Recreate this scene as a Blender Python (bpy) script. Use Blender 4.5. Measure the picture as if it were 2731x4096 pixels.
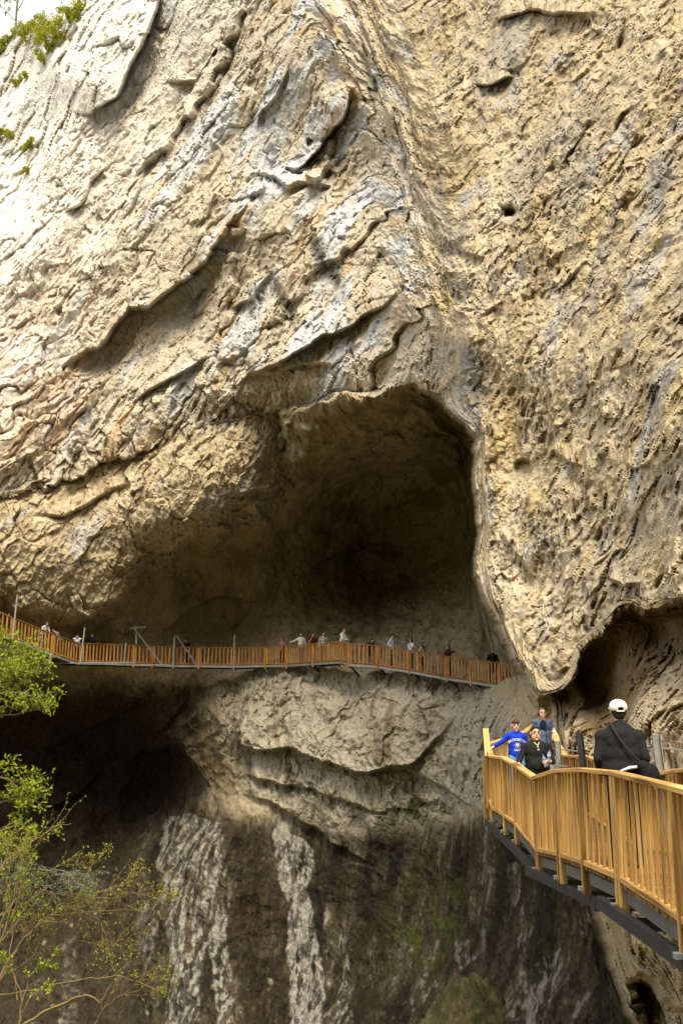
import bpy, bmesh, math, random
import numpy as np
from mathutils import Vector, Matrix
from mathutils.bvhtree import BVHTree

for o in list(bpy.data.objects):
    bpy.data.objects.remove(o, do_unlink=True)
scene = bpy.context.scene
COL = scene.collection
R = math.radians

# ------------------------------------------------------------------ camera
FPX = 4096.0                      # focal length in photograph pixels (photo 2731 x 4096)
HORIZON = 2980.0                  # eye level in the photograph
PITCH = math.atan((HORIZON - 2048.0) / FPX)
cam_data = bpy.data.cameras.new('camera')
cam_data.sensor_fit = 'VERTICAL'
cam_data.sensor_height = 36.0
cam_data.lens = 36.0 * FPX / 4096.0
cam_data.clip_start = 0.1
cam_data.clip_end = 3000.0
cam = bpy.data.objects.new('camera', cam_data)
COL.objects.link(cam)
cam.location = (0, 0, 0)
cam.rotation_euler = (R(90) + PITCH, 0, 0)
scene.camera = cam

# ------------------------------------------------------------------ sky, sun, exposure
SUN_EL, SUN_AZ = 55.0, 174.0      # azimuth measured clockwise from +Y: behind the camera, a little to its right
world = bpy.data.worlds.new('World')
scene.world = world
world.use_nodes = True
wn = world.node_tree
wn.nodes.clear()
w_out = wn.nodes.new('ShaderNodeOutputWorld')
w_bg = wn.nodes.new('ShaderNodeBackground')
w_sky = wn.nodes.new('ShaderNodeTexSky')
w_sky.sky_type = 'NISHITA'
w_sky.sun_disc = False
w_sky.sun_elevation = R(SUN_EL)
w_sky.sun_rotation = R(SUN_AZ)
w_sky.air_density = 1.0
w_sky.dust_density = 3.5
w_sky.ozone_density = 0.6
w_bg.inputs['Strength'].default_value = 0.12
w_mix = wn.nodes.new('ShaderNodeMixRGB')          # thin bright cloud veil over the blue
w_mix.inputs[0].default_value = 0.6
w_mix.inputs[2].default_value = (8.0, 7.9, 7.6, 1)
wn.links.new(w_sky.outputs[0], w_mix.inputs[1])
wn.links.new(w_mix.outputs[0], w_bg.inputs[0])
wn.links.new(w_bg.outputs[0], w_out.inputs[0])

sun_data = bpy.data.lights.new('sun', 'SUN')
sun_data.energy = 2.6
sun_data.angle = R(27)
sun_data.color = (1.0, 0.905, 0.71)
sun = bpy.data.objects.new('sun', sun_data)
COL.objects.link(sun)
_el, _az = R(SUN_EL), R(SUN_AZ)
SUN_DIR = Vector((math.sin(_az) * math.cos(_el), math.cos(_az) * math.cos(_el), math.sin(_el)))
sun.rotation_euler = SUN_DIR.to_track_quat('Z', 'Y').to_euler()
sun.location = SUN_DIR * 80

scene.view_settings.view_transform = 'Standard'
scene.view_settings.look = 'None'
scene.view_settings.gamma = 1.0
scene.view_settings.use_curve_mapping = False
scene.view_settings.exposure = 1.05
scene.cycles.max_bounces = 5
scene.cycles.diffuse_bounces = 3

# ------------------------------------------------------------------ helpers
CP, SP = math.cos(PITCH), math.sin(PITCH)
def pix(u, v, Y):
    """world point seen at photograph pixel (u, v) at forward distance Y (metres)"""
    cx = (u - 1365.5) / FPX
    cy = -(v - 2048.0) / FPX
    s = Y / (CP - SP * cy)
    return Vector((cx * s, Y, (SP + CP * cy) * s))

def pix_np(u, v, Y):
    cx = (u - 1365.5) / FPX
    cy = -(v - 2048.0) / FPX
    s = Y / (CP - SP * cy)
    return np.stack([cx * s, Y, (SP + CP * cy) * s], -1)

def tag(o, label=None, cat=None, group=None, kind=None):
    if label: o['label'] = label
    if cat: o['category'] = cat
    if group: o['group'] = group
    if kind: o['kind'] = kind
    return o

def obj(name, mesh, parent=None, mat=None):
    o = bpy.data.objects.new(name, mesh)
    COL.objects.link(o)
    if mat is not None:
        if len(mesh.materials) == 0:
            mesh.materials.append(mat)
    if parent is not None:
        o.parent = parent
    return o

def empty(name, loc=(0, 0, 0), rz=0.0):
    o = bpy.data.objects.new(name, None)
    COL.objects.link(o)
    o.location = loc
    o.rotation_euler = (0, 0, rz)
    o.empty_display_size = 0.2
    return o

def mesh_from(name, verts, faces, smooth=False):
    me = bpy.data.meshes.new(name)
    me.from_pydata([tuple(v) for v in verts], [], faces)
    me.update()
    if smooth:
        me.polygons.foreach_set('use_smooth', [True] * len(me.polygons))
    return me

# numpy noise ----------------------------------------------------------------
def _hash(ix, iy, iz, seed):
    h = (ix.astype(np.uint32) * np.uint32(374761393) + iy.astype(np.uint32) * np.uint32(668265263)
         + iz.astype(np.uint32) * np.uint32(2147483647 - 1274126177) + np.uint32((seed * 974711 + 13) % 4294967296))
    h = (h ^ (h >> np.uint32(13))) * np.uint32(1274126177)
    h = (h ^ (h >> np.uint32(16))) * np.uint32(2246822519)
    return h ^ (h >> np.uint32(15))

_G = np.array([(1,1,0),(-1,1,0),(1,-1,0),(-1,-1,0),(1,0,1),(-1,0,1),(1,0,-1),(-1,0,-1),
               (0,1,1),(0,-1,1),(0,1,-1),(0,-1,-1),(1,1,0),(-1,1,0),(0,-1,1),(0,-1,-1)], np.float32)

def perlin(p, seed=0):
    p = p.astype(np.float32)
    i = np.floor(p).astype(np.int32)
    f = p - i
    w = f * f * f * (f * (f * 6 - 15) + 10)
    out = np.zeros(p.shape[:-1], np.float32)
    for dx in (0, 1):
        wx = w[..., 0] if dx else 1 - w[..., 0]
        for dy in (0, 1):
            wy = w[..., 1] if dy else 1 - w[..., 1]
            for dz in (0, 1):
                wz = w[..., 2] if dz else 1 - w[..., 2]
                g = _G[(_hash(i[..., 0] + dx, i[..., 1] + dy, i[..., 2] + dz, seed) & np.uint32(15)).astype(np.int32)]
                d = g[..., 0] * (f[..., 0] - dx) + g[..., 1] * (f[..., 1] - dy) + g[..., 2] * (f[..., 2] - dz)
                out += wx * wy * wz * d
    return out

def fbm(p, seed=0, oct=4, gain=0.5, lac=2.03):
    a, s, tot = 1.0, 0.0, 0.0
    q = p
    for k in range(oct):
        s = s + a * perlin(q, seed + k * 17)
        tot += a
        a *= gain
        q = q * lac + 11.3
    return s / tot

def ridged(p, seed=0, oct=3, gain=0.5, lac=2.1):
    a, s, tot = 1.0, 0.0, 0.0
    q = p
    for k in range(oct):
        s = s + a * (1 - 2.2 * np.abs(perlin(q, seed + k * 31)))
        tot += a
        a *= gain
        q = q * lac + 5.7
    return s / tot

def _u01(h): return (h & np.uint32(65535)).astype(np.float32) / 65535.0

def cells(p, seed=0):
    """Worley: distance to nearest site, second distance, offset from site, three random numbers of the cell"""
    p = p.astype(np.float32)
    i = np.floor(p).astype(np.int32)
    sh = p.shape[:-1]
    d1 = np.full(sh, 9.0, np.float32); d2 = np.full(sh, 9.0, np.float32)
    off = np.zeros(sh + (3,), np.float32); rid = np.zeros(sh, np.uint32)
    for dx in (-1, 0, 1):
        for dy in (-1, 0, 1):
            for dz in (-1, 0, 1):
                cx, cy, cz = i[..., 0] + dx, i[..., 1] + dy, i[..., 2] + dz
                h = _hash(cx, cy, cz, seed)
                sx = cx + _u01(h); sy = cy + _u01(h >> np.uint32(8)); sz = cz + _u01(h >> np.uint32(16))
                o = np.stack([p[..., 0] - sx, p[..., 1] - sy, p[..., 2] - sz], -1)
                d = (o * o).sum(-1)
                m = d < d1
                d2 = np.where(m, d1, np.minimum(d2, d))
                off = np.where(m[..., None], o, off)
                rid = np.where(m, h, rid)
                d1 = np.where(m, d, d1)
    r = rid * np.uint32(2654435761)
    r = r ^ (r >> np.uint32(15))
    rnd = np.stack([_u01(r), _u01(r >> np.uint32(7)), _u01(r >> np.uint32(14))], -1)
    return np.sqrt(d1), np.sqrt(d2), off, rnd

def sstep(x, a, b):
    t = np.clip((x - a) / (b - a), 0, 1)
    return t * t * (3 - 2 * t)

def seg_dist(u, v, pts, closed=False):
    """unsigned distance to a polyline and the side sign of the nearest segment (+: left of travel, y down)"""
    best = np.full(u.shape, 1e12, np.float32)
    side = np.zeros(u.shape, np.float32)
    n = len(pts)
    for k in range(n if closed else n - 1):
        (x0, y0), (x1, y1) = pts[k], pts[(k + 1) % n]
        dx, dy = x1 - x0, y1 - y0
        L2 = dx * dx + dy * dy + 1e-9
        t = np.clip(((u - x0) * dx + (v - y0) * dy) / L2, 0, 1)
        ex, ey = u - (x0 + t * dx), v - (y0 + t * dy)
        d = ex * ex + ey * ey
        m = d < best
        side = np.where(m, np.sign(dx * (v - y0) - dy * (u - x0)), side)
        best = np.where(m, d, best)
    return np.sqrt(best), side

def inside(u, v, poly):
    c = np.zeros(u.shape, bool)
    n = len(poly)
    for k in range(n):
        (x0, y0), (x1, y1) = poly[k], poly[(k + 1) % n]
        if y0 == y1: continue
        m = ((y0 > v) != (y1 > v)) & (u < (x1 - x0) * (v - y0) / (y1 - y0) + x0)
        c ^= m
    return c

def sdf(u, v, poly):
    d, _ = seg_dist(u, v, poly, True)
    return np.where(inside(u, v, poly), d, -d)

def rbf(ctrl):
    """thin-plate surface through (u, v, value) control points"""
    c = np.array(ctrl, np.float64)
    x = c[:, :2] / 1000.0
    def phi(r2): return 0.5 * r2 * np.log(r2 + 1e-9)
    n = len(c)
    r2 = ((x[:, None] - x[None]) ** 2).sum(-1)
    A = np.zeros((n + 3, n + 3))
    A[:n, :n] = phi(r2) + np.eye(n) * 1e-3
    A[:n, n] = 1; A[:n, n + 1:] = x
    A[n, :n] = 1; A[n + 1:, :n] = x.T
    w = np.linalg.solve(A, np.concatenate([c[:, 2], np.zeros(3)]))
    def f(u, v):
        U, V = u / 1000.0, v / 1000.0
        s = w[n] + w[n + 1] * U + w[n + 2] * V
        for k in range(n):
            s = s + w[k] * phi((U - x[k, 0]) ** 2 + (V - x[k, 1]) ** 2)
        return s.astype(np.float32)
    return f

# ------------------------------------------------------------------ node material helpers
def new_mat(name):
    m = bpy.data.materials.new(name)
    m.use_nodes = True
    nt = m.node_tree
    nt.nodes.clear()
    out = nt.nodes.new('ShaderNodeOutputMaterial')
    b = nt.nodes.new('ShaderNodeBsdfPrincipled')
    nt.links.new(b.outputs[0], out.inputs[0])
    return m, nt, b

def N(nt, t, **kw):
    n = nt.nodes.new(t)
    for k, v in kw.items():
        if k in n.inputs: n.inputs[k].default_value = v
        else: setattr(n, k, v)
    return n
def L(nt, a, b): nt.links.new(a, b)

def ramp(nt, fac, stops):
    r = nt.nodes.new('ShaderNodeValToRGB')
    e = r.color_ramp.elements
    while len(e) > 1: e.remove(e[-1])
    e[0].position, e[0].color = stops[0][0], (*stops[0][1], 1)
    for p, c in stops[1:]:
        k = e.new(p); k.color = (*c, 1)
    L(nt, fac, r.inputs[0])
    return r.outputs[0]

def mat_plain(name, col, rough=0.7, var=0.15, scale=6.0, bump=0.0, bscale=40.0, metal=0.0, spec=0.3):
    m, nt, b = new_mat(name)
    tc = N(nt, 'ShaderNodeTexCoord')
    nz = N(nt, 'ShaderNodeTexNoise', Scale=scale, Detail=5.0, Roughness=0.6)
    L(nt, tc.outputs['Object'], nz.inputs['Vector'])
    lo = tuple(max(0, c * (1 - var)) for c in col); hi = tuple(min(1, c * (1 + var)) for c in col)
    L(nt, ramp(nt, nz.outputs[0], [(0.3, lo), (0.7, hi)]), b.inputs['Base Color'])
    b.inputs['Roughness'].default_value = rough
    b.inputs['Metallic'].default_value = metal
    b.inputs['Specular IOR Level'].default_value = spec
    if bump:
        n2 = N(nt, 'ShaderNodeTexNoise', Scale=bscale, Detail=4.0)
        L(nt, tc.outputs['Object'], n2.inputs['Vector'])
        bp = N(nt, 'ShaderNodeBump', Strength=bump, Distance=0.02)
        L(nt, n2.outputs[0], bp.inputs['Height'])
        L(nt, bp.outputs[0], b.inputs['Normal'])
    return m

# ================================================================== ROCK
def axis(lo, hi, step, far_lo, far_hi, grow=1.22):
    a = list(np.arange(lo, hi + step, step))
    s, x = step, lo; pre = []
    while x > far_lo:
        s = min(s * grow, 120); x -= s; pre.append(x)
    s, x = step, a[-1]
    while x < far_hi:
        s = min(s * grow, 120); x += s; a.append(x)
    return np.array(pre[::-1] + a, np.float32)

GS = 4.1
AU = axis(-40, 2772, GS, -1700, 4300)
AV = axis(-40, 4136, GS, -1700, 4560)
U, V = np.meshgrid(AU, AV)
UV3 = np.stack([U, V, np.zeros_like(U)], -1)
wu = 26 * fbm(UV3 / 130.0, 3, 4, 0.6) * 1.6
wv = 26 * fbm(UV3 / 130.0 + 40, 9, 4, 0.6) * 1.6
lw_u = 46 * fbm(UV3 / 260.0 + 70, 5, 2, 0.4); lw_v = 46 * fbm(UV3 / 260.0 + 90, 6, 2, 0.4)
UW, VW = U + wu, V + wv           # uneven edges

# --- the hollow wall at the back: cave interior and the wall below the far walkway
f_back = rbf([
 (-1500,1500,66),(-1500,3000,62),(-1500,4500,56),
 (0,2100,62),(0,2500,61.5),(0,2640,63),(0,2900,70),(0,3300,71),(0,3700,68),(0,4096,60),(0,4500,58),
 (250,2450,63.5),(250,2650,65),(300,2900,73),(300,3300,73),(300,3700,70),(300,4096,60),
 (600,2150,64),(600,2350,66),(560,2560,67.5),(600,2700,68),(560,2900,72),(640,3020,73),(640,3180,76),(600,3400,72),(600,3700,66),(600,4096,62),
 (850,2500,70.5),(930,2600,69.5),(900,2680,69),(900,2900,67.5),(850,3150,70),(830,3400,66),(830,3800,63),(830,4096,58),(900,4500,55),
 (1100,1850,60.5),(1100,2100,65),(1100,2350,69.5),(1250,1760,56.8),(1200,1850,59),(1250,1950,63),(1150,2560,68),(1150,2680,66),(1150,2900,64),(1150,3120,64),(1150,3300,64.5),(1150,3700,62),(1150,4096,59),
 (1400,1650,53),(1400,1760,57.5),(1400,1950,67),(1450,2200,76),(1450,2400,72),(1450,2560,64.5),(1450,2700,61.5),(1450,2900,60),(1450,3150,60.5),(1450,3400,60.5),(1450,3800,58),(1450,4200,52),
 (1750,1750,56),(1750,1950,68),(1780,2250,70),(1800,2480,63),(1750,2600,60.5),(1750,2740,57.5),(1750,2950,56),(1750,3200,56.5),(1750,3600,54.5),(1750,4000,49),
 (2000,2500,58),(2000,2650,56),(2000,2800,50),(2000,3000,47),(2000,3300,47.5),(2000,3700,46),(2000,4096,43),
 (2250,2700,44),(2250,3000,42),(2250,3400,41),(2300,3800,39),(2300,4200,36),
 (2700,3000,36),(2700,4096,30),(3500,3000,30),(3500,4200,26),(1450,4500,49),(2300,1500,60),(3500,1500,50)])
D = f_back(U, V)

def overlay(D, f, poly, soft, warp=1.0, lift=0.0):
    s = sdf(U + wu * warp, V + wv * warp, poly)
    m = sstep(s, -soft * 0.15, soft)
    F = f(U, V)
    if lift:                       # rounds the rim back towards the wall behind
        F = F + lift * np.exp(-np.clip(s, 0, 1e9) / (soft * 2.2))
    return D * (1 - m) + F * m, m

def blob_d(u0, v0, ru, rv, amt, ang=0.0):
    c, s = math.cos(ang), math.sin(ang)
    x = ((U - u0) * c + (V - v0) * s) / ru
    y = (-(U - u0) * s + (V - v0) * c) / rv
    return amt * np.exp(-(x * x + y * y))
# --- rock bulge on the left under the long overhang
f_bulge = rbf([(-1500,1500,60),(-1500,2500,58),(0,1900,59.6),(0,2150,58.2),(0,2400,58.6),(0,2520,60.0),(300,1850,61.6),(300,2050,60.2),(300,2300,60.2),(280,2440,61.4),(280,2510,62.6),
 (600,1750,60.6),(600,1950,59.2),(600,2150,60.2),(480,2400,62.8),(600,2300,63.5),(850,1700,58.4),(850,1850,57.2),(850,2080,58.8),(850,2200,62.5),(1050,1720,58.0),(1050,1900,59),(1080,2090,61.8),(1170,1750,60),(1180,1900,63.5),(1180,2050,66)])
bulge_poly = [(-1800,1500),(-1800,2600),(-300,2480),(0,2440),(110,2500),(250,2520),(400,2500),(500,2440),(560,2330),(680,2250),(880,2165),(970,2100),(1040,2130),(1110,2110),(1150,2010),(1185,1900),(1190,1780),(1150,1650),(1050,1500)]
D, m_bulge = overlay(D, f_bulge, bulge_poly, 95, 2.0, 0.6)

# --- wall beside the near walkway, and the rock under it
f_side = rbf([(2185,2780,27),(2190,3000,26.5),(2230,2900,25.8),(2300,2760,26),(2330,2950,23.6),(2300,3200,24),(2300,3500,24),(2360,3700,23),(2420,3850,22.5),(2500,4100,21),
 (2330,2690,27.2),(2250,2770,27.6),(2400,2620,26.2),(2420,2800,26),(2440,2950,22.6),(2450,3200,20.5),(2450,3500,20.5),(2500,2520,24),(2480,2720,24.2),(2560,2600,23.2),(2560,2740,22.4),(2580,2860,19.8),(2590,3000,18.6),(2600,3300,18),(2600,3700,18.3),(2600,4000,19.5),
 (2731,2470,21.3),(2731,2620,20.6),(2731,2740,18.4),(2650,2560,23),(2660,2700,21),(2731,2850,16.6),(2731,3050,15.8),(2731,3400,15.5),(2731,3800,16),(2731,4096,17),(3200,2500,13.5),(3200,3200,12),(3200,4000,12.5),(4200,2500,9),(4200,3200,8.4),(4200,4500,9.5),(2560,3780,18.2),(2700,4500,18)])
side_poly = [(2195,2300),(2182,2780),(2180,2900),(2192,3050),(2215,3250),(2280,3450),(2345,3560),(2375,3660),(2400,3760),(2425,3850),(2450,3930),(2490,4030),(2540,4130),(2640,4700),(5000,4700),(5000,2000)]
D, m_side = overlay(D, f_side, side_poly, 26, 0.7, 1.2)
# hole low in that rock
hole = sdf(U + wu, V + wv, [(2500,3910),(2570,3890),(2620,3905),(2650,3960),(2700,4010),(2760,4060),(2800,4200),(2560,4200),(2540,4050)])
D = D + 3.2 * sstep(hole, -8, 45) * m_side

# --- front face above the cave and the hanging buttress on the right
f_front = rbf([
 (-1500,-1500,80),(-1500,0,74),(-1500,1000,64),(-1500,2000,60),(0,-1500,78),(1400,-1500,60),(2731,-1500,46),(4200,-1500,34),
 (0,0,80),(0,500,74),(0,1000,66),(0,1500,60.5),(0,1900,58.2),(0,2000,57.8),
 (330,0,69),(330,300,66.5),(330,700,65.5),(300,1200,62.6),(300,1600,61),(300,1880,60.2),
 (620,0,65.5),(640,300,64.5),(650,700,62),(620,1050,60),(620,1250,59.5),(620,1450,60),(620,1760,59),
 (900,0,61),(900,400,59.5),(900,800,57.5),(900,1050,57),(900,1300,57.2),(900,1600,56.4),(920,1680,58.2),
 (1200,0,57.5),(1200,400,56.5),(1270,620,57.2),(1200,900,54.8),(1200,1200,54),(1200,1400,53.2),(1200,1540,53.2),(1200,1650,56.2),(1060,1700,58.2),(1350,1620,53.4),
 (1500,0,53),(1500,400,52),(1500,800,51.5),(1500,1100,50),(1500,1350,49.6),(1500,1570,49.6),
 (1720,500,46.5),(1720,1000,44),(1740,1350,42.5),(1760,1590,42.5),
 (1880,0,46.5),(1880,500,43),(1880,1000,39.5),(1870,1350,37.5),(1880,1700,36.2),(1890,2000,35.2),(1910,2350,33),
 (2050,2600,29.5),(2150,2770,27.3),(2150,2300,31),(2150,1800,33),(2150,1200,34.5),(2150,600,38),(2150,0,42),
 (2300,2560,25.2),(2330,2300,26.6),(2350,1900,28),(2400,1400,28.5),(2400,800,32),(2400,0,37.5),
 (2520,2420,20.8),(2550,2150,23),(2560,1700,24.5),(2700,1200,24.5),(2731,700,27.5),(2731,0,32.5),(2731,1700,20.6),(2731,2150,18.4),(2731,2400,17),
 (3300,2300,13),(3300,1200,17),(3300,0,24),(4200,2300,9),(4200,1000,12),(4200,0,18)])
front_poly = [(-1800,2080),(-400,2040),(60,1995),(180,1955),(300,1915),(400,1850),(480,1835),(640,1800),(760,1750),(860,1710),(950,1680),(1040,1660),(1130,1650),(1220,1640),(1310,1620),(1400,1605),(1500,1575),(1580,1550),(1660,1545),(1760,1610),(1820,1690),(1885,1755),
 (1872,1850),(1885,2000),(1888,2250),(1895,2370),(1955,2470),(2035,2640),(2100,2740),(2150,2838),(2180,2815),(2230,2755),(2285,2690),(2330,2615),(2380,2560),(2440,2500),(2485,2450),(2520,2430),(2575,2468),(2650,2450),(2731,2420),(3200,2380),(5000,2300),(5000,-3000),(-1800,-3000)]
D, m_front = overlay(D, f_front, front_poly, 24, 1.0, 0.5)

# --- ledges and overhangs: rock stands proud above the line and is hollowed below it
def ledge(D, pts, up, upL, dn, dnL, mask=None, soft=9.0, warp=1.0):
    if mask is BK: warp, soft = 0.7, 6.0
    """pts run left to right; 'up' metres proud above the line, 'dn' metres hollow below"""
    d, side = seg_dist(U + lw_u * warp + wu * 0.25, V + lw_v * warp + wv * 0.25, pts)
    s = -d * side                       # + above the line
    # fade at both ends
    n = len(pts)
    px, py = pts[0]; qx, qy = pts[-1]
    tx, ty = qx - px, qy - py
    t = ((U - px) * tx + (V - py) * ty) / (tx * tx + ty * ty)
    fade = sstep(t, -0.02, 0.26) * (1 - sstep(t, 0.74, 1.02))
    a = sstep(s, -soft, soft)
    off = -up * np.exp(-np.clip(s, 0, None) / upL) * a + dn * np.exp(-np.clip(-s, 0, None) / dnL) * (1 - a)
    off = off * fade
    return D + (off if mask is None else off * mask)

FR, BK = m_front, (1 - m_front) * (1 - m_side)
LEDGES = [
 # left face and above the cave
 ([(960,1560),(1060,1490),(1150,1440),(1200,1405),(1300,1345),(1400,1310),(1480,1255),(1560,1200),(1630,1140)], 1.0, 280, 1.5, 120, FR),
 ([(230,1500),(340,1410),(440,1330),(530,1255),(620,1245),(700,1200),(770,1130),(830,1060),(860,1000),(930,900),(990,820)], 1.1, 300, 1.9, 150, FR),
 ([(1150,700),(1190,660),(1260,600),(1330,520),(1400,440),(1450,360)], 0.7, 220, 2.0, 150, FR),
 ([(280,440),(350,450),(420,440),(470,410),(520,300),(570,180),(625,40),(650,-60)], 2.4, 260, 2.6, 120, FR),
 ([(660,330),(760,340),(830,230),(880,120)], 0.8, 90, 0.7, 60, FR),
 ([(250,880),(330,820),(390,720),(450,640)], 0.7, 80, 0.6, 60, FR),
 ([(760,900),(830,850),(860,760)], 0.5, 60, 0.5, 45, FR),
 ([(500,1640),(640,1540),(760,1480),(860,1400)], 0.7, 80, 0.5, 60, FR),
 ([(900,1250),(1000,1180),(1060,1080)], 0.5, 70, 0.5, 60, FR),
 ([(480,900),(560,760),(590,640)], 0.5, 70, 0.45, 50, FR),
 ([(1010,520),(1120,380),(1160,250)], 0.6, 70, 0.5, 60, FR),
 ([(960,1520),(1080,1500),(1200,1470),(1350,1440),(1480,1380)], 0.5, 120, 0.4, 80, FR),
 # buttress
 ([(1900,340),(1980,330),(2050,300)], 0.7, 60, 0.8, 60, FR),
 ([(1960,110),(2060,60),(2140,20),(2260,40),(2400,60)], 0.9, 80, 0.7, 60, FR),
 ([(2050,1850),(2110,1835),(2160,1860)], 0.4, 60, 0.4, 45, FR), ([(2200,1850),(2240,1800),(2300,1850),(2340,1880)], 0.35, 60, 0.4, 45, FR), ([(2500,1830),(2560,1870),(2640,1840)], 0.3, 60, 0.35, 45, FR), ([(2230,1180),(2290,1130),(2330,1060)], 0.25, 50, 0.4, 40, FR), ([(2450,1500),(2500,1420),(2520,1340)], 0.2, 50, 0.35, 40, FR), ([(2250,700),(2330,560),(2360,460)], 0.25, 60, 0.4, 45, FR), ([(2450,560),(2500,470),(2560,420)], 0.25, 50, 0.4, 40, FR),
 ([(2000,2130),(2080,2220),(2160,2330)], 0.3, 60, 0.3, 50, FR),
 ([(2420,2300),(2480,2350),(2560,2330)], 0.4, 60, 0.4, 45, FR),
 ([(1830,990),(1880,1010),(1950,1040)], 0.5, 50, 0.5, 50, FR),
 # bulge under the overhang
 ([(130,2060),(250,2060),(400,1990),(560,1930)], 0.4, 60, 0.5, 60, m_bulge),
 ([(930,1990),(1000,1960),(1080,1930)], 0.5, 60, 0.7, 60, m_bulge),
 # wall below the far walkway
 ([(900,2930),(960,2965),(1040,2985),(1180,2990),(1250,3025),(1350,3055),(1440,3078),(1540,3068),(1640,3050),(1700,3005),(1760,2940),(1830,2850)], 1.3, 260, 0.9, 60, BK),
 ([(930,3115),(1020,3095),(1130,3135),(1250,3150),(1340,3190),(1450,3205),(1540,3235),(1590,3275)], 0.55, 90, 0.5, 60, BK),
 ([(960,3180),(1080,3210),(1200,3290),(1330,3370),(1440,3420),(1530,3470)], 0.5, 80, 0.5, 60, BK),
 ([(1600,3080),(1720,3110),(1830,3180),(1930,3240)], 0.35, 80, 0.3, 50, BK),
 ([(500,3060),(560,3000),(640,2985),(720,2985),(800,3060),(860,3150)], 0.9, 110, 2.2, 110, BK),
 ([(60,2960),(220,2960),(360,2900),(500,2830),(640,2740)], 0.7, 90, 0.7, 90, BK),
 ([(180,3260),(300,3180),(420,3060)], 0.5, 90, 0.5, 90, BK),
 ([(620,2960),(700,2860),(760,2790)], 0.3, 60, 0.4, 60, BK),
 # cave
 ([(1180,2330),(1330,2220),(1500,2170),(1700,2190)], 0.6, 120, 0.6, 120, BK),
 ([(1120,1980),(1300,1890),(1500,1840),(1700,1850)], 0.7, 120, 0.6, 120, BK),
 ([(620,2560),(720,2450),(900,2390),(1100,2400)], 0.5, 100, 0.5, 100, BK),
]
for pts, a, b, c, d, msk in LEDGES:
    D = ledge(D, pts, a, b, c, d, msk)

# protruding plates without a long line: prow on the seam, slab faces
D = D - blob_d(1860, 1480, 45, 260, 0.9) * FR - blob_d(1650, 900, 60, 420, 0.7, -0.35) * FR
D = D + blob_d(1290, 2110, 34, 30, 1.4) * BK            # round solution hole in the cave wall
D = D + blob_d(2040, 850, 26, 20, 1.6) * FR + blob_d(2480, 180, 16, 60, 1.0, 0.3) * FR
D = D + blob_d(1830, 1010, 60, 30, 0.8) * FR + blob_d(2140, 2350, 60, 30, 0.4) * FR
D = D + blob_d(1965, 1140, 28, 90, 0.5) * FR

def smooth(A, n):
    A = A.astype(np.float32)
    for _ in range(n):
        B = A.copy()
        B[1:-1] = (A[:-2] + 2 * A[1:-1] + A[2:]) * 0.25
        A = B.copy()
        A[:, 1:-1] = (B[:, :-2] + 2 * B[:, 1:-1] + B[:, 2:]) * 0.25
    return A

def normals(P):
    du = np.zeros_like(P); dv = np.zeros_like(P)
    du[:, 1:-1] = P[:, 2:] - P[:, :-2]; du[:, 0] = P[:, 1] - P[:, 0]; du[:, -1] = P[:, -1] - P[:, -2]
    dv[1:-1] = P[2:] - P[:-2]; dv[0] = P[1] - P[0]; dv[-1] = P[-1] - P[-2]
    n = np.cross(dv, du)
    n /= np.linalg.norm(n, axis=-1, keepdims=True) + 1e-9
    return n
P = pix_np(U, V, D)
DS = smooth(D, 40)
NB = normals(pix_np(U, V, DS))
view = -P / (np.linalg.norm(P, axis=-1, keepdims=True) + 1e-9)
# push mostly towards the open side of the gorge so that the skin never folds over itself
NB = NB * np.clip((NB * view).sum(-1), 0, 1)[..., None] * 0.6 + view * 0.55
NB /= np.linalg.norm(NB, axis=-1, keepdims=True) + 1e-9
PN = pix_np(U, V, smooth(DS, 60)) * np.array([1.0, 0.5, 1.0])      # calm domain for the noise
seam0 = 1750 + 40 * np.sin(V / 300.0) - np.clip(1300 - V, 0, 2000) * 0.28
NEAR = 1 + 0.45 * sstep(U, seam0 - 200, seam0 + 260) * smooth(m_front, 20) + 0.5 * smooth(m_side * (1 - m_front), 20)
SIDE = smooth(m_side * (1 - m_front), 20)
PN = PN * NEAR[..., None] * np.stack([np.ones_like(SIDE), 1 + 0.4 * SIDE, np.ones_like(SIDE)], -1)
_su = np.zeros_like(U); _sv = np.zeros_like(U)
_su[:, 1:] = np.linalg.norm(PN[:, 1:] - PN[:, :-1], axis=-1); _sv[1:] = np.linalg.norm(PN[1:] - PN[:-1], axis=-1)
_e = np.maximum(np.abs(np.gradient(D, axis=0)), np.abs(np.gradient(D, axis=1))) * 0.7
SPC = smooth(np.maximum(np.maximum(_su, _sv), _e), 3) + 1e-4      # how far apart the samples stand on the stone
def att(sc): return sstep(sc / SPC, 1.0, 3.2)

# --- character of the stone, by region
rough_w = np.clip(0.34 + 0.9 * m_front + 0.75 * m_bulge + 0.45 * m_side, 0, 1.15)
slab = sstep(sdf(UW, VW, [(850,2700),(1300,2640),(1900,2700),(2050,2900),(2050,3150),(1850,3260),(1560,3330),(1300,3330),(1000,3180),(900,3000)]), -60, 60) * BK
rough_w = np.clip(rough_w + 0.35 * slab + 0.3 * sstep(VW, 3100, 3350) * BK, 0, 1.15)
seam = 1750 + 40 * np.sin(V / 300.0) - np.clip(1300 - V, 0, 2000) * 0.28
butt = sstep(UW, seam - 60, seam + 120) * m_front       # pitted buttress
left = m_front * (1 - butt)
stream = BK * sstep(VW, 3000, 3350)                      # streaked lower wall

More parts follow.
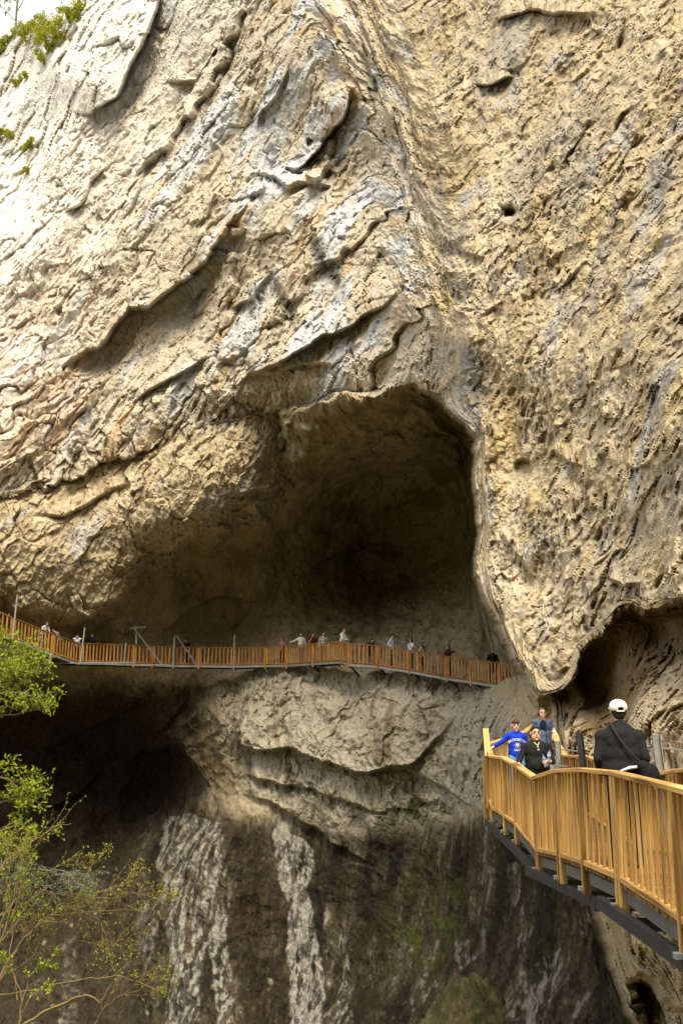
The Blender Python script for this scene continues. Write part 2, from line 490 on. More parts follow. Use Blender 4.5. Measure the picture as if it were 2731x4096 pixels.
# domain stretched along the dip of the beds (up-right to down-left on the left face, steep on the right)
ax_l = np.array([0.50, 0.10, 0.86]); ax_l /= np.linalg.norm(ax_l)
def stretch(P, ax, k):
    t = (P * ax).sum(-1, keepdims=True)
    return P - ax * t * (1 - k)
PL = stretch(PN, ax_l, 0.34).astype(np.float32)
PV = stretch(PN, np.array([0.12, 0, 0.993]), 0.45).astype(np.float32)
Pm = np.where((left + m_bulge * 0.6)[..., None] > 0.5, PL, PV)
wl = np.clip(left + 0.6 * m_bulge, 0, 1)[..., None]
Pm = (PL * wl + PV * (1 - wl)).astype(np.float32)
P32 = PN.astype(np.float32)

Pp0 = stretch(PN, np.array([0.25, 0, 0.97]), 0.6).astype(np.float32)
disp = 0.9 * perlin(Pm / 6.0, 1) * np.clip(rough_w + 0.15, 0, 1)
disp += (0.42 + 0.1 * left) * perlin(Pm / 2.6 + 7, 2) * rough_w
disp += 1.0 * perlin(PL / 4.3 + 17, 8) * left
disp += 0.22 * (1 - 0.65 * left) * ridged(Pm / 2.0 + 3, 5, 2) * rough_w
rg = ridged(Pm / 0.85 + 1, 6, 3)
patch = 0.65 + 0.65 * sstep(fbm(P32 / 5.5, 47, 3), -0.22, 0.25)      # calmer and rougher patches
disp += (0.13 + 0.04 * butt - 0.08 * left) * rg * rough_w * patch * att(0.85)
disp += 0.09 * patch * att(0.42) * ridged(Pp0 / 0.42, 7, 2) * (butt + 0.9 * m_side) * (0.5 + 0.5 * sstep(perlin(P32 / 2.7, 45), -0.3, 0.3))
disp += 0.20 * perlin(P32 / 1.5 + 5, 46) * (butt + m_side)
# chipped facets
warpv = np.stack([perlin(P32 / 1.3 + k * 9, 20 + k) for k in range(3)], -1)
d1, d2, off, rnd = cells(Pm / 2.1 + warpv * 0.35, 11)
grad = (rnd - 0.5) * 2
disp += (0.50 - 0.15 * left) * att(1.2) * (off * grad).sum(-1) * (left + 0.9 * m_bulge + 0.5 * butt + 0.4 * slab + 0.5 * m_side)
d1b, d2b, offb, rndb = cells(Pm / 0.72 + warpv * 0.3, 12)
disp += (0.26 - 0.07 * left) * patch * att(0.72) * (offb * (rndb - 0.5) * 2).sum(-1) * (left + m_bulge + 0.85 * butt + 0.5 * slab + 0.8 * m_side + 0.05 * stream)
disp -= 0.14 * np.exp(-((d2 - d1) / 0.05) ** 2) * (left + m_bulge) * (rnd[..., 0] > 0.45)
d1c, d2c, offc, rndc = cells(Pm / 0.30 + warpv * 0.4, 13)
fac_w = np.clip(m_front + m_bulge + 0.6 * slab + 0.5 * m_side - 0.1 * stream + 0.35, 0, 1.1)
disp += 0.19 * patch * att(0.3) * (offc * (rndc - 0.5) * 2).sum(-1) * fac_w
# pits of the buttress and side wall
Pp = stretch(PN, np.array([0.25, 0, 0.97]), 0.6).astype(np.float32)
e1, e2, eo, er = cells(Pp / 0.62 + warpv * 0.4, 15)
pit_mask = sstep(perlin(P32 / 3.3, 44), -0.15, 0.3)
pits = sstep(0.40 - e1, 0.0, 0.2) * (er[..., 1] > 0.48) * pit_mask
disp -= 0.20 * att(0.4) * pits * (butt + 0.6 * m_side + 0.25 * m_bulge)
f1, f2_, fo, fr = cells(Pp / 0.27 + warpv * 0.6, 16)
disp -= 0.07 * att(0.27) * sstep(0.42 - f1, 0.0, 0.25) * (fr[..., 0] > 0.35) * (butt + 0.8 * m_side + 0.4 * left)
fine = perlin(P32 / 0.33, 30)
disp += 0.07 * fine * rough_w * att(0.33) + 0.06 * perlin(P32 / 0.16, 31) * rough_w * att(0.16)
# big broken planes and long joints that follow the dip
b1, b2, bo, br = cells(PL / 5.2 + warpv * 0.12, 19)
disp += 0.75 * (bo * (br - 0.5) * 2).sum(-1) * (left + 0.12 * butt)
disp -= 0.16 * np.exp(-((b2 - b1) / 0.03) ** 2) * left * (br[..., 1] > 0.35)
jt = np.abs(perlin(stretch(PN, ax_l, 0.10).astype(np.float32) / 1.9 + 31, 48))
disp -= 0.10 * np.exp(-(jt / 0.025) ** 2) * sstep(perlin(P32 / 4.0, 49), -0.05, 0.25) * (left + 0.5 * m_bulge) * att(0.3)
# drip flutes on the cave wall and on the buttress
Pf = stretch(PN, np.array([0.05, 0, 1.0]), 0.16).astype(np.float32)
fl = perlin(Pf / 0.9, 33)
cave_low = BK * (1 - m_bulge) * sstep(VW, 2300, 2520) * (1 - sstep(VW, 2640, 2760)) * sstep(UW, 1000, 1250)
disp += fl * (0.32 * cave_low + 0.16 * butt + 0.34 * stream)
disp += 0.45 * perlin(Pf / 2.4, 34) * (stream + 0.4 * cave_low)
disp += (0.42 * perlin(P32 / 3.1, 35) + 0.38 * ridged(P32 / 1.9, 36, 3) + 0.10 * perlin(P32 / 0.6, 38)) * (1 - np.clip(m_front + m_bulge + m_side, 0, 1))
roofm = BK * (1 - m_bulge) * sstep(VW, 1480, 1560) * (1 - sstep(VW, 1760, 2000))
PH = stretch(PN, np.array([0.97, 0.1, 0.2]), 0.3).astype(np.float32)
disp += roofm * (0.95 * ridged(PH / 1.5, 39, 3) + 0.35 * perlin(PH / 0.5, 40))
# scalloped hollow on the left below the walkway
hol = BK * (1 - m_bulge) * (1 - sstep(UW, 700, 1000)) * sstep(VW, 2560, 2800)
disp += 0.55 * ridged(stretch(PN, np.array([0.75, 0, 0.66]), 0.35).astype(np.float32) / 3.2, 37, 3) * hol
# flat cracks of the pale slab
g1, g2, go_, gr = cells(stretch(PN, np.array([0.3, 0, 0.95]), 0.6).astype(np.float32) / 1.1 + warpv * 0.5, 18)
disp += slab * (0.22 * (go_ * (gr - 0.5) * 2).sum(-1))

recess = sstep(sdf(UW, VW, [(2190,2800),(2290,2600),(2480,2350),(2800,2350),(2780,2540),(2590,2640),(2555,2760),(2510,2900),(2440,3010),(2370,2960),(2300,2850)]), -50, 40) * m_side * (1 - m_front)
disp = disp / (0.35 + 0.65 * NEAR) * (1 + 0.3 * m_side * (1 - m_front)) * (1 - 0.6 * recess) * (1 + 0.2 * butt * sstep(V, 1300, 2100)) * (1 - 0.15 * butt)
PD = P + NB * disp[..., None]

BK = BK * (1 - m_bulge)
# --- colour of the stone: dry limestone, bluish and rusty patches, wet black films, painted shade and glare, pale streaks, moss
def lerp(c, col, m):
    return c + (np.array(col, np.float32) - c) * np.clip(m, 0, 1)[..., None]
n_a = fbm(Pm / 3.0, 50, 4, 0.55)
n_b = fbm(Pm / 0.9 + 3, 55, 3, 0.6)
n_c = fbm(P32 / 7.0, 58, 3)
n_s = fbm(Pf / 0.75, 60, 4, 0.6)
n_s2 = fbm(Pf / 0.28 + 9, 62, 3, 0.6)
n_s3 = perlin(P32 / 0.2, 66)
n_w = fbm(Pf / 2.6 + 4, 64, 3, 0.55)
C = np.zeros(U.shape + (3,), np.float32) + np.array((0.46, 0.38, 0.25), np.float32)
C = lerp(C, (0.36, 0.275, 0.15), sstep(n_a, 0.0, 0.35) * 0.8)
C = lerp(C, (0.56, 0.48, 0.33), sstep(-n_b, 0.05, 0.35) * 0.7)
C = lerp(C, (0.50, 0.445, 0.35), left * 0.75)
C = lerp(C, (0.52, 0.535, 0.56), left * sstep(fbm(PL / 2.6 + 20, 70, 4, 0.55) + 0.3 * n_c, -0.02, 0.22) * 0.85)
C = lerp(C, (0.40, 0.41, 0.43), m_bulge * sstep(fbm(PL / 1.6 + 30, 71, 3, 0.6), 0.16, 0.36) * 0.5)
C = lerp(C, (0.50, 0.33, 0.16), (left + 0.4 * butt) * sstep(fbm(PL / 1.9 + 60, 72, 3, 0.6), 0.14, 0.34) * 0.55)
C = lerp(C, (0.54, 0.42, 0.18), (butt + 0.5 * m_side) * sstep(fbm(PV / 1.7 + 80, 73, 3, 0.6), 0.08, 0.40) * 0.4)
C = lerp(C, (0.40, 0.385, 0.37), butt * sstep(fbm(PV / 2.0 + 90, 74, 4, 0.6), 0.10, 0.32) * 0.7)
# grey plates on the seam and at the right edge
def poly_m(poly, soft=14, warp=0.8): return sstep(sdf(U + wu * warp, V + wv * warp, poly), -soft, soft)
C = lerp(C, (0.24, 0.23, 0.22), poly_m([(1830,1390),(1880,1380),(1920,1450),(1930,1650),(1920,1740),(1880,1730),(1840,1650)]) * FR * 0.85)
C = lerp(C, (0.22, 0.215, 0.21), poly_m([(2600,640),(2680,600),(2700,700),(2660,900),(2610,860),(2590,750)], 24) * FR * 0.7)
C = lerp(C, (0.30, 0.29, 0.28), poly_m([(2000,100),(2080,60),(2120,180),(2080,420),(2030,460),(2010,300)], 30) * FR * 0.5)
# dark seep streaks on the face above the cave
for q in ([(1180,860),(1240,900),(1330,1040),(1380,1180),(1360,1200),(1290,1090),(1210,960)],
          [(1050,1060),(1090,1110),(1160,1220),(1180,1290),(1150,1290),(1090,1190)]):
    C = lerp(C, (0.085, 0.075, 0.055), poly_m(q, 26, 0.8) * FR * (0.4 + 0.6 * sstep(n_a + 0.8 * n_s2 + 0.6 * n_s, -0.30, 0.02)) * 0.92)
C = lerp(C, (0.20, 0.17, 0.10), butt * sstep(n_s + 0.3 * n_w, 0.24, 0.42) * 0.55)
C = lerp(C, (0.13, 0.12, 0.11), butt * poly_m([(2130,2080),(2200,2120),(2330,2400),(2360,2480),(2300,2520),(2230,2400),(2150,2260)], 60) * sstep(n_b + 0.5 * n_s, 0.02, 0.22) * 0.7)
_PSb = stretch(PN, np.array([0.10, 0, 1.0]), 0.08).astype(np.float32)
C = lerp(C, (0.27, 0.25, 0.22), butt * sstep(fbm(_PSb / 2.6, 95, 3, 0.55) + 0.35 * n_b, 0.08, 0.30) * 0.55)
C = lerp(C, (0.56, 0.48, 0.34), butt * sstep(-fbm(_PSb / 3.0 + 4, 96, 3, 0.5), 0.06, 0.28) * 0.5)
# cave: browner stone
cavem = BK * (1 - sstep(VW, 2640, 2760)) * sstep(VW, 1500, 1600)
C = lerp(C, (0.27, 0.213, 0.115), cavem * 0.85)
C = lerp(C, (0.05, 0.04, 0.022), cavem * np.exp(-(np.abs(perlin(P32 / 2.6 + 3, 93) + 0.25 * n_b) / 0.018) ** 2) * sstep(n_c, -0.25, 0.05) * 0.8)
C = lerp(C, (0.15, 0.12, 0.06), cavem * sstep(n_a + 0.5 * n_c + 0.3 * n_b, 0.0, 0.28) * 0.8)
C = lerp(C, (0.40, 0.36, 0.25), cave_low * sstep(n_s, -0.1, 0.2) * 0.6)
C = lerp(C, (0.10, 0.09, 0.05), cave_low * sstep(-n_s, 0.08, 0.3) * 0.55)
# lower wall: brown wet film, the left hollow's shade painted in, pale dry streaks
wet_shade = BK * np.clip(sstep(VW, 3180, 3420) + (1 - sstep(UW, 720, 980)) * sstep(VW, 2660, 2800), 0, 1)
wet_shade = wet_shade * (1 - 0.9 * slab)
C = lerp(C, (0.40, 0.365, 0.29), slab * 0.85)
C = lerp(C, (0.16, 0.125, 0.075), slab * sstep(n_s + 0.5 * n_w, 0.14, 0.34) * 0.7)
C = lerp(C, (0.043, 0.033, 0.018), wet_shade * 0.96)
C = lerp(C, (0.032, 0.025, 0.014), wet_shade * sstep(n_w + 0.3 * n_a, -0.12, 0.16) * 0.8)
C = lerp(C, (0.03, 0.022, 0.011), wet_shade * sstep(VW, 3150, 3400) * sstep(UW, 820, 980) * 0.55)
PS = stretch(PN, np.array([0.04, 0, 1.0]), 0.05).astype(np.float32)
fine_st = fbm(PS / 0.36 + 8, 69, 3, 0.6)
tone = fbm(PS / 1.5, 67, 3, 0.55) + 0.55 * fbm(PS / 0.42 + 5, 68, 2, 0.5) + 0.25 * n_a
low = wet_shade * sstep(VW, 3120, 3330) * sstep(UW, 350, 640)
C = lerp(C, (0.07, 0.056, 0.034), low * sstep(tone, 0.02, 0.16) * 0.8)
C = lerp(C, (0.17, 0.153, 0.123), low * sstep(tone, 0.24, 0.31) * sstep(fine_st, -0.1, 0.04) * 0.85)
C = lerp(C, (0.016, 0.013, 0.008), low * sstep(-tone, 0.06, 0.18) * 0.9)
streaks = [  # (polygon, strength): pale dry stripes that run down the wall
 ([(1085,3255),(1130,3260),(1165,3330),(1215,3360),(1250,3400),(1250,3470),(1225,3560),(1255,3660),(1280,3800),(1300,3900),(1305,4200),(1160,4200),(1165,3950),(1150,3800),(1160,3620),(1130,3560),(1115,3480),(1105,3380)], 0.95),
 ([(1330,4200),(1345,4000),(1390,3850),(1400,3760),(1415,3740),(1405,3860),(1395,3960),(1420,4060),(1430,4200)], 0.75),
 ([(1295,3610),(1312,3600),(1318,3740),(1300,3740)], 0.7),
 ([(660,3290),(760,3260),(900,3300),(915,3480),(905,3600),(920,3800),(935,3960),(940,4200),(880,4200),(860,3900),(845,3800),(800,3950),(820,4200),(640,4200),(690,3950),(690,3700),(640,3480)], 0.8),
 ([(2140,3880),(2260,3800),(2270,3860),(2240,3960),(2150,4200),(2080,4200),(2130,3990)], 0.7),
 ([(2090,3650),(2105,3640),(2120,3900),(2130,4000),(2100,4080),(2085,3900)], 0.65),
 ([(1950,3290),(1975,3290),(2000,3390),(1985,3400)], 0.8),
 ([(2030,3460),(2070,3440),(2090,3560),(2070,3650),(2040,3580)], 0.6),
 ([(1820,3760),(1880,3760),(1890,3850),(1850,3880),(1815,3840)], 0.6),
 ([(250,3800),(300,3780),(320,4000),(300,4200),(240,4200)], 0.6),
 ([(60,3880),(160,3830),(200,4000),(160,4200),(60,4200)], 0.4),
 ([(340,3500),(420,3480),(450,3640),(400,3720),(340,3640)], 0.35),
 ([(560,3640),(640,3600),(650,3760),(600,3900),(560,3800)], 0.45)]
for poly, k in streaks:
    C = lerp(C, (0.29, 0.27, 0.232), poly_m(poly, 5, 0.5) * BK * k * (0.08 + 0.92 * sstep(fine_st + 0.35 * n_s + 0.10 * n_s3 + (0.22 if poly is streaks[0][0] else 0.0), -0.06, 0.06)))
# dark tongues between the stripes
for poly in ([(925,3290),(1060,3330),(1110,3600),(1130,3900),(1130,4200),(950,4200),(925,3800),(935,3500)],
             [(1290,3480),(1420,3500),(1560,3700),(1560,4200),(1440,4200),(1380,3700)],):
    C = lerp(C, (0.028, 0.02, 0.01), poly_m(poly, 40, 1.0) * BK * 0.75)
C = lerp(C, (0.18, 0.155, 0.115), wet_shade * sstep(VW, 3250, 3450) * sstep(n_s + 0.6 * n_s2 + 0.5 * n_w, 0.22, 0.40) * 0.6)
C = lerp(C, (0.018, 0.015, 0.010), wet_shade * sstep(n_s2 + 0.6 * n_s, 0.10, 0.22) * 0.7)
C = lerp(C, (0.036, 0.029, 0.017), wet_shade * (1 - sstep(UW, 450, 760)) * (0.55 + 0.4 * sstep(n_a, -0.2, 0.2)))  # lower left darkened: shade under the overhang put into the colour
# splash of bare stone flecks
C = lerp(C, (0.26, 0.235, 0.19), wet_shade * sstep(VW, 3350, 3600) * sstep(n_b + 0.5 * fine, 0.44, 0.58) * 0.6)
# moss
moss = fbm(P32 / 1.1 + 50, 80, 4, 0.6)
mz = np.clip(blob_d(1640, 3230, 180, 90, 1.2) + blob_d(1750, 3640, 190, 170, 1.0) + blob_d(1680, 3800, 150, 120, 0.9) + blob_d(2110, 3350, 120, 120, 0.8)
             + blob_d(2560, 4000, 120, 120, 1.0) + blob_d(2250, 3700, 120, 160, 0.7), 0, 1.2) * (BK + m_side)
C = lerp(C, (0.058, 0.066, 0.015), mz * sstep(moss, -0.12, 0.22) * 0.85)
C = lerp(C, (0.035, 0.045, 0.012), mz * sstep(-moss, 0.1, 0.3) * 0.6)
# warm stone and yellow film beside the near walkway
C = lerp(C, (0.48, 0.40, 0.28), m_side * 0.6)
C = lerp(C, (0.30, 0.22, 0.06), m_side * sstep(fbm(PV / 1.2 + 15, 82, 3), 0.02, 0.3) * poly_m([(2280,2850),(2500,2500),(2731,2480),(2731,2640),(2560,2800),(2420,3100),(2330,3050)], 70) * 0.8)
C = lerp(C, (0.22, 0.20, 0.19), m_side * sstep(n_s, 0.16, 0.34) * 0.5)
C = lerp(C, (0.125, 0.078, 0.028), m_side * poly_m([(2200,2800),(2290,2650),(2480,2400),(2800,2400),(2780,2640),(2620,2690),(2560,2800),(2510,2920),(2440,3010),(2370,2960),(2300,2850)], 40, 1.2) * 0.85)  # brown film, darkened further to carry the overhang's shade
# ginger top-left, and upper left corner paled to put the sky's glare into its colour
C = lerp(C, (0.74, 0.71, 0.65), left * (1 - sstep(U + 0.55 * V, 450, 1300)) * 0.85)
C = lerp(C, (0.42, 0.30, 0.20), left * (1 - sstep(U, 200, 420)) * sstep(V, 900, 1200) * sstep(n_a, -0.2, 0.2) * 0.5)
# grain
cr = np.exp(-(np.abs(perlin(P32 / np.array([1.3, 1.3, 2.2], np.float32) + 7, 97) + 0.2 * n_s3) / 0.02) ** 2)
C = C * (1 - 0.6 * wet_shade * cr * sstep(n_c, -0.2, 0.1))[..., None]
C = C * (1 + wet_shade * (0.55 * perlin(P32 / 0.13, 98) + 0.35 * perlin(P32 / 0.3 + 3, 99)))[..., None]
g_f = perlin(P32 / 0.11, 90)
C = lerp(C, (0.16, 0.125, 0.07), (butt + 0.6 * m_bulge + 0.4 * left) * sstep(fine + 0.7 * n_b, 0.30, 0.46) * 0.6)
C = C * (1 + 0.22 * g_f * rough_w + 0.10 * fine + 0.08 * n_b)[..., None]
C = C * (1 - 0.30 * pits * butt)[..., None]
C = np.clip(C, 0.01, 0.85)
steep = sstep(np.maximum(np.abs(np.gradient(PD[..., 1], axis=0)), np.abs(np.gradient(PD[..., 1], axis=1))), 0.25, 0.8)[..., None]
CS = np.stack([smooth(C[..., k_], 14) for k_ in range(3)], -1)
C = C * (1 - steep) + CS * steep          # no drawn-out specks on faces that run away from us

# --- mesh; the skyline at the upper left is a broken edge
sky_line = sdf(U + wu * 1.2, V + wv * 1.2, [(-2500,-3000),(360,-3000),(340,-160),(300,-40),(250,25),(180,70),(90,110),(50,150),(30,190),(-40,260),(-200,420),(-500,700),(-2500,2000)])
keep = sky_line < 0
nv, nu = U.shape
idx = np.arange(nv * nu, dtype=np.int32).reshape(nv, nu)
q = np.stack([idx[:-1, :-1], idx[1:, :-1], idx[1:, 1:], idx[:-1, 1:]], -1).reshape(-1, 4)
kq = (keep[:-1, :-1] & keep[1:, :-1] & keep[1:, 1:] & keep[:-1, 1:]).reshape(-1)
q = q[kq]
used = np.zeros(nv * nu, bool); used[q.ravel()] = True
remap = np.cumsum(used).astype(np.int32) - 1
q = remap[q]
co = PD.reshape(-1, 3)[used].astype(np.float32)
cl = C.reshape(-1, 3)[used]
me = bpy.data.meshes.new('cliff')
me.vertices.add(len(co)); me.vertices.foreach_set('co', co.ravel())
me.loops.add(q.size); me.loops.foreach_set('vertex_index', q.ravel())
me.polygons.add(len(q))
me.polygons.foreach_set('loop_start', np.arange(0, q.size, 4, dtype=np.int32))
me.polygons.foreach_set('loop_total', np.full(len(q), 4, np.int32))
me.update(calc_edges=True)
me.polygons.foreach_set('use_smooth', np.zeros(len(q), bool))
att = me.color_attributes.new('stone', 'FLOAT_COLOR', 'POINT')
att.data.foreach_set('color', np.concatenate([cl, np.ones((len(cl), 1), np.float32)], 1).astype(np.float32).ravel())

def rock_material(name, attr=True, base=(0.42, 0.33, 0.2)):
    m, nt, b = new_mat(name)
    tc = N(nt, 'ShaderNodeTexCoord')
    n1 = N(nt, 'ShaderNodeTexNoise', Scale=5.0, Detail=8.0, Roughness=0.68)
    n2 = N(nt, 'ShaderNodeTexNoise', Scale=1.3, Detail=6.0, Roughness=0.6)
    vo = N(nt, 'ShaderNodeTexVoronoi', Scale=3.2); 
    for n in (n1, n2, vo): L(nt, tc.outputs['Object'], n.inputs['Vector'])
    mul = ramp(nt, n1.outputs[0], [(0.30, (0.66, 0.64, 0.62)), (0.50, (1.0, 1.0, 1.0)), (0.72, (1.22, 1.2, 1.16))])
    mx = N(nt, 'ShaderNodeMixRGB', blend_type='MULTIPLY'); mx.inputs[0].default_value = 1.0
    if attr:
        a = N(nt, 'ShaderNodeVertexColor', layer_name='stone')
        L(nt, a.outputs[0], mx.inputs[1])
    else:
        L(nt, ramp(nt, n2.outputs[0], [(0.3, tuple(c * 0.6 for c in base)), (0.7, tuple(min(1, c * 1.25) for c in base))]), mx.inputs[1])
    L(nt, mul, mx.inputs[2])
    L(nt, mx.outputs[0], b.inputs['Base Color'])
    b.inputs['Roughness'].default_value = 0.9
    b.inputs['Specular IOR Level'].default_value = 0.15
    bp = N(nt, 'ShaderNodeBump', Strength=0.7, Distance=0.10)
    L(nt, n1.outputs[0], bp.inputs['Height'])
    bp2 = N(nt, 'ShaderNodeBump', Strength=0.25, Distance=0.08)
    L(nt, vo.outputs['Distance'], bp2.inputs['Height'])
    L(nt, bp.outputs[0], bp2.inputs['Normal'])
    L(nt, bp2.outputs[0], b.inputs['Normal'])
    return m
M_rock = rock_material('limestone')
cliff = obj('cliff', me, None, M_rock)
tag(cliff, kind='structure')

def cliff_depth(u, v):
    """forward distance of the finished rock at a photograph pixel"""
    i = int(np.argmin(np.abs(AV - v))); j = int(np.argmin(np.abs(AU - u)))
    return float(PD[i, j, 1])

# --- gorge floor and an unseen opposite slope, shaped and darkened to block low sky light
def sheet(name, xs, ys, zf, mat):
    X, Y = np.meshgrid(np.array(xs, np.float32), np.array(ys, np.float32))
    Z = zf(X, Y)
    n1, n2 = X.shape
    v = np.stack([X, Y, Z], -1).reshape(-1, 3)
    id_ = np.arange(n1 * n2).reshape(n1, n2)
    f = np.stack([id_[:-1, :-1], id_[:-1, 1:], id_[1:, 1:], id_[1:, :-1]], -1).reshape(-1, 4)
    return obj(name, mesh_from(name, v.tolist(), f.tolist(), True), None, mat)
def ground_z(X, Y):
    p = np.stack([X / 6, Y / 6, X * 0], -1)
    base = -7.5 - np.clip(Y, -10, 60) * 0.235
    return (base + 0.8 * fbm(p, 120, 3)).astype(np.float32)
xs = np.concatenate([np.linspace(-1500, -70, 12), np.linspace(-60, 60, 81), np.linspace(70, 1500, 12)])
ys = np.concatenate([np.linspace(-1500, -70, 12), np.linspace(-60, 110, 114), np.linspace(130, 1500, 12)])
M_ground = rock_material('gorge_floor_stone', False, (0.16, 0.14, 0.07))
tag(sheet('ground', xs, ys, ground_z, M_ground), kind='structure')

gx = np.linspace(-220, 220, 160); gt = np.linspace(0, 1, 70)
GX, GT = np.meshgrid(gx, gt)
GZ = -18 + 96 * GT
GY = -11 - 13 * GT - 52 * GT ** 2 - 0.0006 * GX ** 2
gp = np.stack([GX, GY, GZ], -1).astype(np.float32)
gn = fbm(gp / 13, 130, 5)
GY = GY + 6 * gn; GZ = GZ + 2 * fbm(gp / 9, 140, 3)
gi = np.arange(GX.size).reshape(GX.shape)
gf = np.stack([gi[:-1, :-1], gi[1:, :-1], gi[1:, 1:], gi[:-1, 1:]], -1).reshape(-1, 4)
gw = obj('sky_blocking_slope', mesh_from('sky_blocking_slope', np.stack([GX, GY, GZ], -1).reshape(-1, 3).tolist(), gf.tolist(), True), None,
         rock_material('dark_slope', False, (0.085, 0.085, 0.045)))
tag(gw, kind='structure')

# ================================================================== WALKWAYS
def wood_material(name, axis, base=(0.60, 0.365, 0.115), dark=(0.33, 0.175, 0.045)):
    m, nt, b = new_mat(name)
    tc = N(nt, 'ShaderNodeTexCoord'); oi = N(nt, 'ShaderNodeObjectInfo')
    mp = N(nt, 'ShaderNodeMapping')
    sc = [26.0, 26.0, 26.0]; sc[axis] = 1.6
    mp.inputs['Scale'].default_value = sc
    add = N(nt, 'ShaderNodeVectorMath', operation='ADD')
    mulv = N(nt, 'ShaderNodeVectorMath', operation='SCALE'); mulv.inputs['Scale'].default_value = 57.0
    cmb = N(nt, 'ShaderNodeCombineXYZ')
    for k in range(3): L(nt, oi.outputs['Random'], cmb.inputs[k])
    L(nt, cmb.outputs[0], mulv.inputs[0])
    L(nt, tc.outputs['Object'], mp.inputs['Vector'])
    L(nt, mp.outputs[0], add.inputs[0]); L(nt, mulv.outputs[0], add.inputs[1])
    gr = N(nt, 'ShaderNodeTexNoise', Scale=1.0, Detail=6.0, Roughness=0.65, Distortion=0.6)
    L(nt, add.outputs[0], gr.inputs['Vector'])
    mid = tuple((a + c) / 2 for a, c in zip(base, dark))
    col = ramp(nt, gr.outputs[0], [(0.28, dark), (0.42, mid), (0.55, base), (0.75, tuple(min(1, c * 1.22) for c in base))])
    kn = N(nt, 'ShaderNodeTexNoise', Scale=0.33, Detail=1.0); L(nt, add.outputs[0], kn.inputs['Vector'])
    knm = ramp(nt, kn.outputs[0], [(0.62, (1, 1, 1)), (0.72, (0.42, 0.36, 0.3))])
    mx = N(nt, 'ShaderNodeMixRGB', blend_type='MULTIPLY'); mx.inputs[0].default_value = 1.0
    L(nt, col, mx.inputs[1]); L(nt, knm, mx.inputs[2])
    rv = ramp(nt, oi.outputs['Random'], [(0.0, (0.72, 0.68, 0.62)), (0.35, (0.92, 0.9, 0.86)), (0.7, (1.05, 1.03, 1.0)), (1.0, (1.2, 1.22, 1.25))])
    m2 = N(nt, 'ShaderNodeMixRGB', blend_type='MULTIPLY'); m2.inputs[0].default_value = 1.0
    L(nt, mx.outputs[0], m2.inputs[1]); L(nt, rv, m2.inputs[2])
    L(nt, m2.outputs[0], b.inputs['Base Color'])
    b.inputs['Roughness'].default_value = 0.62
    b.inputs['Specular IOR Level'].default_value = 0.3
    bp = N(nt, 'ShaderNodeBump', Strength=0.25, Distance=0.01)
    L(nt, gr.outputs[0], bp.inputs['Height']); L(nt, bp.outputs[0], b.inputs['Normal'])
    return m
M_wz = wood_material('stained_pine_upright', 2)
M_wx = wood_material('stained_pine_lengthwise', 0, (0.62, 0.385, 0.13), (0.38, 0.20, 0.055))
M_wfz = wood_material('old_stained_pine_upright', 2, (0.47, 0.22, 0.055), (0.21, 0.09, 0.02))
M_wfx = wood_material('old_stained_pine_lengthwise', 0, (0.36, 0.16, 0.045), (0.17, 0.075, 0.02))
M_deck = wood_material('deck_boards', 0, (0.22, 0.125, 0.042), (0.12, 0.062, 0.02))  # boards toned down so the gaps between slats look shaded
M_steel = mat_plain('galvanised_steel', (0.30, 0.31, 0.29), 0.55, 0.25, 3.0, 0.15, 60, 0.35, 0.4)
M_msteel = mat_plain('dull_steel', (0.16, 0.155, 0.14), 0.6, 0.25, 3.0, 0.15, 60, 0.3, 0.4)
M_dsteel = mat_plain('dark_painted_steel', (0.04, 0.042, 0.04), 0.5, 0.25, 3.0, 0.1, 60, 0.2, 0.4)

def box_mesh(name, sx, sy, sz, bev=0.0, off=(0, 0, 0)):
    bm = bmesh.new()
    bmesh.ops.create_cube(bm, size=1.0)
    for v in bm.verts:
        v.co = Vector((v.co.x * sx + off[0], v.co.y * sy + off[1], v.co.z * sz + off[2]))
    if bev:
        bmesh.ops.bevel(bm, geom=list(bm.edges), offset=bev, segments=1, affect='EDGES', profile=0.7)
    me = bpy.data.meshes.new(name); bm.to_mesh(me); bm.free()
    return me

def frame(p, q, up=Vector((0, 0, 1))):
    """matrix at p with local X towards q and local Z as near 'up' as it can be"""
    x = (q - p).normalized()
    y = up.cross(x)
    if y.length < 1e-5: y = Vector((0, 1, 0))
    y.normalize()
    z = x.cross(y)
    m = Matrix((x, y, z)).transposed().to_4x4()
    m.translation = p
    return m

def beam(name, p, q, w, h, mat, parent, up=Vector((0, 0, 1)), bev=0.006, ext=0.0):
    """rectangular member from p to q, local X lengthwise"""
    Ln = (q - p).length + 2 * ext
    me = box_mesh(name, Ln, w, h, bev)
    o = obj(name, me, parent, mat)
    m = frame(p, q, up); m.translation = (p + q) / 2
    o.matrix_basis = m
    return o

